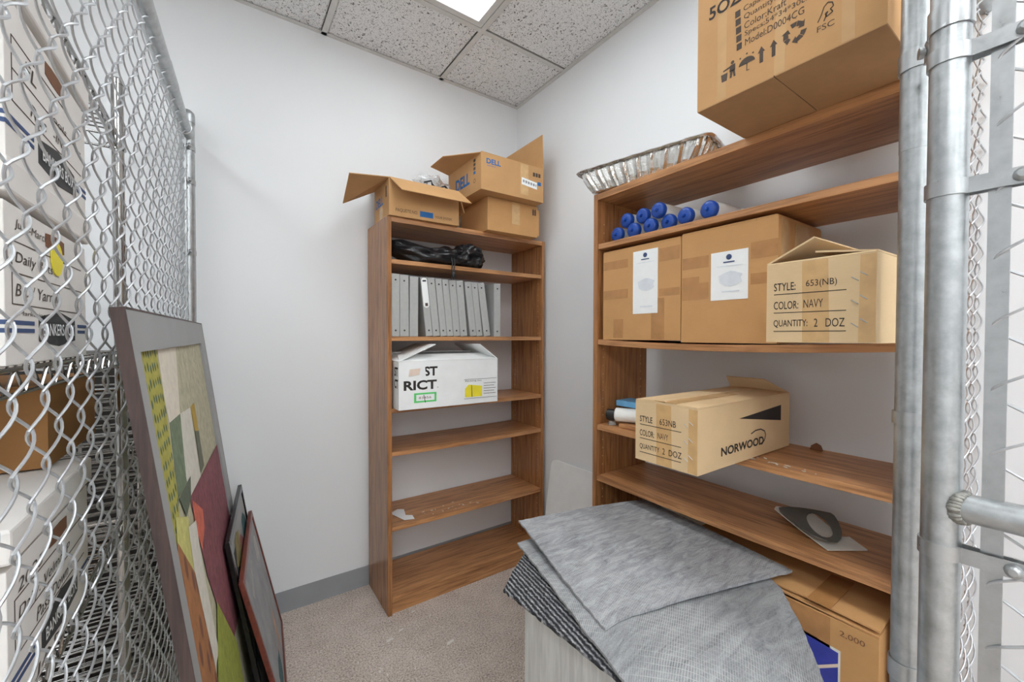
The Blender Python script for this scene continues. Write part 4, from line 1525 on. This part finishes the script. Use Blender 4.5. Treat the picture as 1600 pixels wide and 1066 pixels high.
MB().tube([(pe.x, pe.y, 0), (pe.x, pe.y, 2.165)], .0245, 20).build('post', M['galv'], fence, smooth=True)
tb = FO - FD * .052
q = FD * .009
nx_ = Vector((FD.y, -FD.x, 0)) * .0025
MB().hexa([tb - q - nx_ + Vector((0, 0, .04)), tb + q - nx_ + Vector((0, 0, .04)), tb + q + nx_ + Vector((0, 0, .04)), tb - q + nx_ + Vector((0, 0, .04)),
           tb - q - nx_ + Vector((0, 0, 2.05)), tb + q - nx_ + Vector((0, 0, 2.05)), tb + q + nx_ + Vector((0, 0, 2.05)), tb - q + nx_ + Vector((0, 0, 2.05))]).build('tension_bar', M['band'], fence)
for z in (2.03, 1.896, 1.617, 1.33, 1.0, .6):
    ring_band((FO.x, FO.y), .0246, z, .018, .026, -FD, parent=fence)
strands_anchor = []
for i in range(56):
    o = bpy.data.objects.new('wire', ST[i % 2])
    COL.objects.link(o)
    o.parent = fence
    o.rotation_euler = (0, 0, FA_)
    v = -FD * (.045 + (i + 1) * PITCHW)
    o.location = (v.x, v.y, 0)

# ---- front fence stub: post to the right wall
PO = Vector((.921, .181, 0))
stub = thing('fence_panel', 'narrow chain-link panel between the far galvanised gate post and the right wall', 'fence', PO)
mb = MB().tube([(PO.x, PO.y, 0), (PO.x, PO.y, 2.25)], .0204, 28)
mb.build('post', M['galv'], stub, smooth=True)
MB().tube([(PO.x, PO.y, 1.588), (PO.x, PO.y, 2.24)], .0210, 28).build('post_sleeve', M['galv'], stub, smooth=True)
MB().tube([(PO.x + .02, PO.y, 2.10), (WX, PO.y, 2.10)], .018, 16).build('top_rail', M['galv'], stub, smooth=True)
MB().box((PO.x + .033, PO.y - .0025, .05), (PO.x + .052, PO.y + .0025, 2.08)).build('tension_bar', M['band'], stub)
for z in (1.73, 1.156, .74, .3):
    ring_band((PO.x, PO.y), .0212, z, .030 if z > 1.6 or z < .8 else .02, .03, (1, 0, 0), parent=stub, bolt=z < .8)
for i in range(14):
    o = bpy.data.objects.new('wire', ST[i % 2])
    COL.objects.link(o)
    o.parent = stub
    o.rotation_euler = (0, 0, R(-90))
    o.location = (.040 + i * PITCHW, 0, 0)

# ---- gate swung open towards the camera
GO = Vector((.790, .124, 0))
gate = thing('chain_link_gate', 'open galvanised chain-link gate with a welded middle rail at the right edge', 'gate', GO)
GE = GO.y - .86
for y in (GO.y, GE):
    MB().tube([(GO.x, y, .05), (GO.x, y, 2.16)], .0200, 28).build('upright', M['galv'], gate, smooth=True)
for z, nm in ((.08, 'bottom_rail'), (1.066, 'middle_rail'), (2.13, 'top_rail')):
    MB().tube([(GO.x, GO.y - .012, z), (GO.x, GE + .012, z)], .0185 if z == 1.066 else .0205, 24).build(nm, M['galv'], gate, smooth=True)
# weld bead: irregular lumps round the joint
mb = MB()
for k in range(30):
    a = 2 * math.pi * k / 30
    rr = .0185 + rnd.uniform(-.001, .002)
    y = GO.y - .0205 + .008 * abs(math.cos(a)) - .002
    c = Vector((GO.x + rr * math.cos(a), y, 1.066 + rr * math.sin(a)))
    mb.lathe(c, (0, -1, 0), [(-.006, .002), (-.003, .004), (.002, .0042), (.006, .002)], 8)
mb.build('weld', M['weld'], gate, smooth=True)
MB().box((GO.x - .0025, GO.y - .055, .10), (GO.x + .0025, GO.y - .036, 2.11)).build('tension_bar', M['band'], gate)
for z in (1.655, 1.482, 1.005, .55):
    ring_band((GO.x, GO.y), .0202, z, .020, .052, (0, -1, 0), parent=gate)
# hinge strap towards the post
hd = (PO - GO).normalized()
for z in (1.705, .70):
    hs = ring_band((GO.x, GO.y), .0202, z, .030, .055, hd, parent=gate, name='hinge')
for i in range(19):
    o = bpy.data.objects.new('wire', ST[i % 2])
    COL.objects.link(o)
    o.parent = gate
    o.rotation_euler = (0, 0, 0)
    o.location = (0, -.045 - (i + 1) * PITCHW, 0)

# ================================================================== wire shelving behind the left fence
X1, X0, Y1, Y0 = -.218, -.66, 1.45, .25
T = thing('wire_shelving', 'chrome wire shelving unit standing behind the left chain-link fence', 'shelving', ((X0 + X1) / 2, (Y0 + Y1) / 2, 0))
for x in (X0, X1):
    for y in (Y0, Y1):
        mb = MB().tube([(x, y, 0), (x, y, 1.93)], .0125, 16)
        mb.lathe((x, y, 1.925), (0, 0, 1), [(0, .0135), (.012, .0135), (.016, .010)], 16)
        mb.build('post', M['chrome'], T, smooth=True)
SHZ = [1.80, 1.248, .815, .36]
for z in SHZ:
    mb = MB()
    for x in (X0, X1):
        for zz in (z - .004, z - .036):
            mb.tube([(x, Y0, zz), (x, Y1, zz)], .0032, 6)
        n = 40
        mb.tube([(x, Y0 + (Y1 - Y0) * k / n, z - .004 - (.032 if k % 2 else 0)) for k in range(n + 1)], .0022, 5)
    for y in (Y0, Y1):
        for zz in (z - .004, z - .036):
            mb.tube([(X0, y, zz), (X1, y, zz)], .0032, 6)
        n = 16
        mb.tube([(X0 + (X1 - X0) * k / n, y, z - .004 - (.032 if k % 2 else 0)) for k in range(n + 1)], .0022, 5)
    for x in (X0, X1):
        for y in (Y0, Y1):
            mb.lathe((x, y, z - .040), (0, 0, 1), [(0, .0165), (.042, .0145)], 14)
    s = mb.build('shelf', M['chrome'], T, smooth=True)
    mb = MB()
    n = 46
    for k in range(1, n):
        y = Y0 + (Y1 - Y0) * k / n
        mb.tube([(X0, y, z), (X1, y, z)], .002, 5)
    for xx in (X0 + .15, X0 + .29):
        mb.tube([(xx, Y0, z - .006), (xx, Y1, z - .006)], .0032, 6)
    wv_ = mb.build('shelf_wires', M['chrome'], T, smooth=True, kind='stuff')
    wv_.parent = s


def archive_box(label, x1, y0, z0, w=.35, L=.40, h=.205, lidh=.055, lid=True, logo=True, notes=(), handle=True):
    """end panel faces +x (towards the cage); text runs along +y"""
    T = thing('archive_box', label, 'box', (x1 - L / 2, y0 + w / 2, z0), 'white archive boxes on the wire shelving')
    MB().box((x1 - L, y0, z0), (x1, y0 + w, z0 + h)).build('box_body', M['archive'], T, bevel=.001)
    if lid:
        mb = MB()
        e = .006
        mb.box((x1 - L - e, y0 - e, z0 + h + lidh - .046), (x1 + e, y0 + w + e, z0 + h + lidh - .003))
        mb.build('lid', M['archive'], T, bevel=.004)
    rt_, u_ = Vector((0, 1, 0)), Vector((0, 0, 1))
    if handle:
        cy, cz = y0 + w * .52, z0 + h - .022
        hl = [(x1 + .0008, cy + .042 * math.copysign(min(1, abs(math.cos(a)) * 1.6), math.cos(a)), cz + .012 * math.sin(a)) for a in [2 * math.pi * k / 14 for k in range(14)]]
        MB().slab(hl, .001).build('handle_hole', M['plate'], T)
    if logo:
        zl = z0 + .040
        for a, b in ((y0, y0 + w * .26), (y0 + w * .84, y0 + w)):
            for dz in (0, .010):
                decal([(x1, a, zl + dz), (x1, b, zl + dz), (x1, b, zl + dz + .0055), (x1, a, zl + dz + .0055)], M['navy_stripe'], T, 'stripe')
        for dz in (0, .010):
            decal([(x1 - L, y0, zl + dz), (x1, y0, zl + dz), (x1, y0, zl + dz + .0055), (x1 - L, y0, zl + dz + .0055)], M['navy_stripe'], T, 'stripe')
        yb = y0 + w * .55
        decal([(x1, yb - .085, zl - .012), (x1, yb, zl - .020), (x1, yb + .085, zl - .012), (x1, yb + .085, zl + .022), (x1, yb, zl + .034), (x1, yb - .085, zl + .022)], M['logo_grey'], T, 'logo_plate')
        text('BANKERS BOX', (x1 + .001, yb - .074, zl - .004), rt_, u_, .148, .018, M['paper'], T, th=.001, bold=.01)
    if notes:
        za, zb_ = z0 + .075, z0 + h - .045
        for zz in (za, (za + zb_) / 2, zb_):
            decal([(x1, y0 + .02, zz), (x1, y0 + w - .03, zz), (x1, y0 + w - .03, zz + .0013), (x1, y0 + .02, zz + .0013)], M['ink_soft'], T, 'rule_line')
        decal([(x1, y0 + .02, za), (x1, y0 + .0213, za), (x1, y0 + .0213, zb_), (x1, y0 + .02, zb_)], M['ink_soft'], T, 'rule_line')
        for (tx, a, zz, w_, h_) in notes:
            text(tx, (x1, y0 + a, z0 + zz), rt_, u_, w_ * .85, h_ * .8, M['ink_soft'], T, name='handwriting', skew=.3)
    return T


archive_box('white archive box with a dark logo, stacked directly above the handwritten box', -.212, .755, 1.502, h=.200,
            notes=[('FL', .06, .128, .05, .024), ('Res', .08, .082, .07, .022), ('pools', .15, .110, .10, .018), ('-IN', .17, .086, .05, .018)])
mid_box = archive_box('white archive box with handwritten lines, standing on the second wire shelf', -.212, .745, 1.2505, h=.198,
            notes=[('June-March 2024', .03, .168, .20, .018), ('Daily Rpts', .03, .124, .16, .022), ('BC / Yarmin', .03, .086, .2, .020), ('-Marketing', .03, .060, .12, .010)])
T = archive_box('white archive box marked 2025 on the third wire shelf, under a brown carton', -.212, .735, .8175, h=.190,
                notes=[('2025', .03, .150, .10, .020), ('Daily: Velma IP', .03, .112, .24, .024), ('Pass Down', .09, .080, .16, .022), ('JAN', .08, .004, .14, .020)])
# yellow-stickered corner on the middle box
MB().lathe((-.2115, .93, 1.405), (1, 0, 0), [(0, .026), (.0016, .026)], 20).build('round_sticker', M['yellow_tag'], mid_box, label='round yellow sticker')
T, F = carton('shelf_carton', 'brown carton lying on the archive box marked 2025', (-.245, 1.02, 1.0635), 90, .01 + .30, .28, .135, M['card_brown'], [('front', .14, 0, 0, 0), ('back', .138, 0, 0, 0)])

# ================================================================== spare wire shelves standing on edge beyond the shelving
dp = MB().box((-.95, 2.145, 0), (-.155, 2.160, 1.215))  # added board that keeps the background behind the racks dark
tag(dp.build('dark_backdrop', M['dark_backdrop']), 'dark brown panel added behind the spare wire shelves to darken the background', 'panel')
for k, (y, zt_, dx) in enumerate(((1.62, 1.00, -.02), (1.74, 1.12, -.05), (1.87, 1.18, 0), (2.00, 1.20, -.03))):
    xa, xb = -.80 + dx, -.175 + dx
    T = thing('wire_rack', ['spare wire shelf standing on edge, nearest to the archive boxes', 'second spare wire shelf standing on edge behind the fence', 'third spare wire shelf standing on edge behind the fence', 'spare wire shelf standing on edge, nearest to the dark panel'][k], 'rack', ((xa + xb) / 2, y, 0), 'spare wire shelves standing on edge')
    mb = MB()
    for xx in (xa, xb):
        for yy in (y, y + .032):
            mb.tube([(xx, yy, .003), (xx, yy, zt_)], .0034, 6)
        mb.tube([(xx, y + (.032 if q % 2 else 0), .003 + (zt_ - .003) * q / 38) for q in range(39)], .0024, 5)
    for zz in (.0035, zt_):
        for yy in (y, y + .032):
            mb.tube([(xa, yy, zz), (xb, yy, zz)], .0034, 6)
        mb.tube([(xa + (xb - xa) * q / 20, y + (.032 if q % 2 else 0), zz) for q in range(21)], .0024, 5)
    mb.build('rack_frame', M['chrome'], T, smooth=True)
    mb = MB()
    for q in range(1, 42):
        zz = zt_ * q / 42
        mb.tube([(xa, y + .003, zz), (xb, y + .003, zz)], .0020, 5)
    for xx in (xa + .2, xa + .42):
        mb.tube([(xx, y + .006, .003), (xx, y + .006, zt_)], .0030, 6)
    mb.build('rack_wires', M['chrome'], T, smooth=True, kind='stuff')
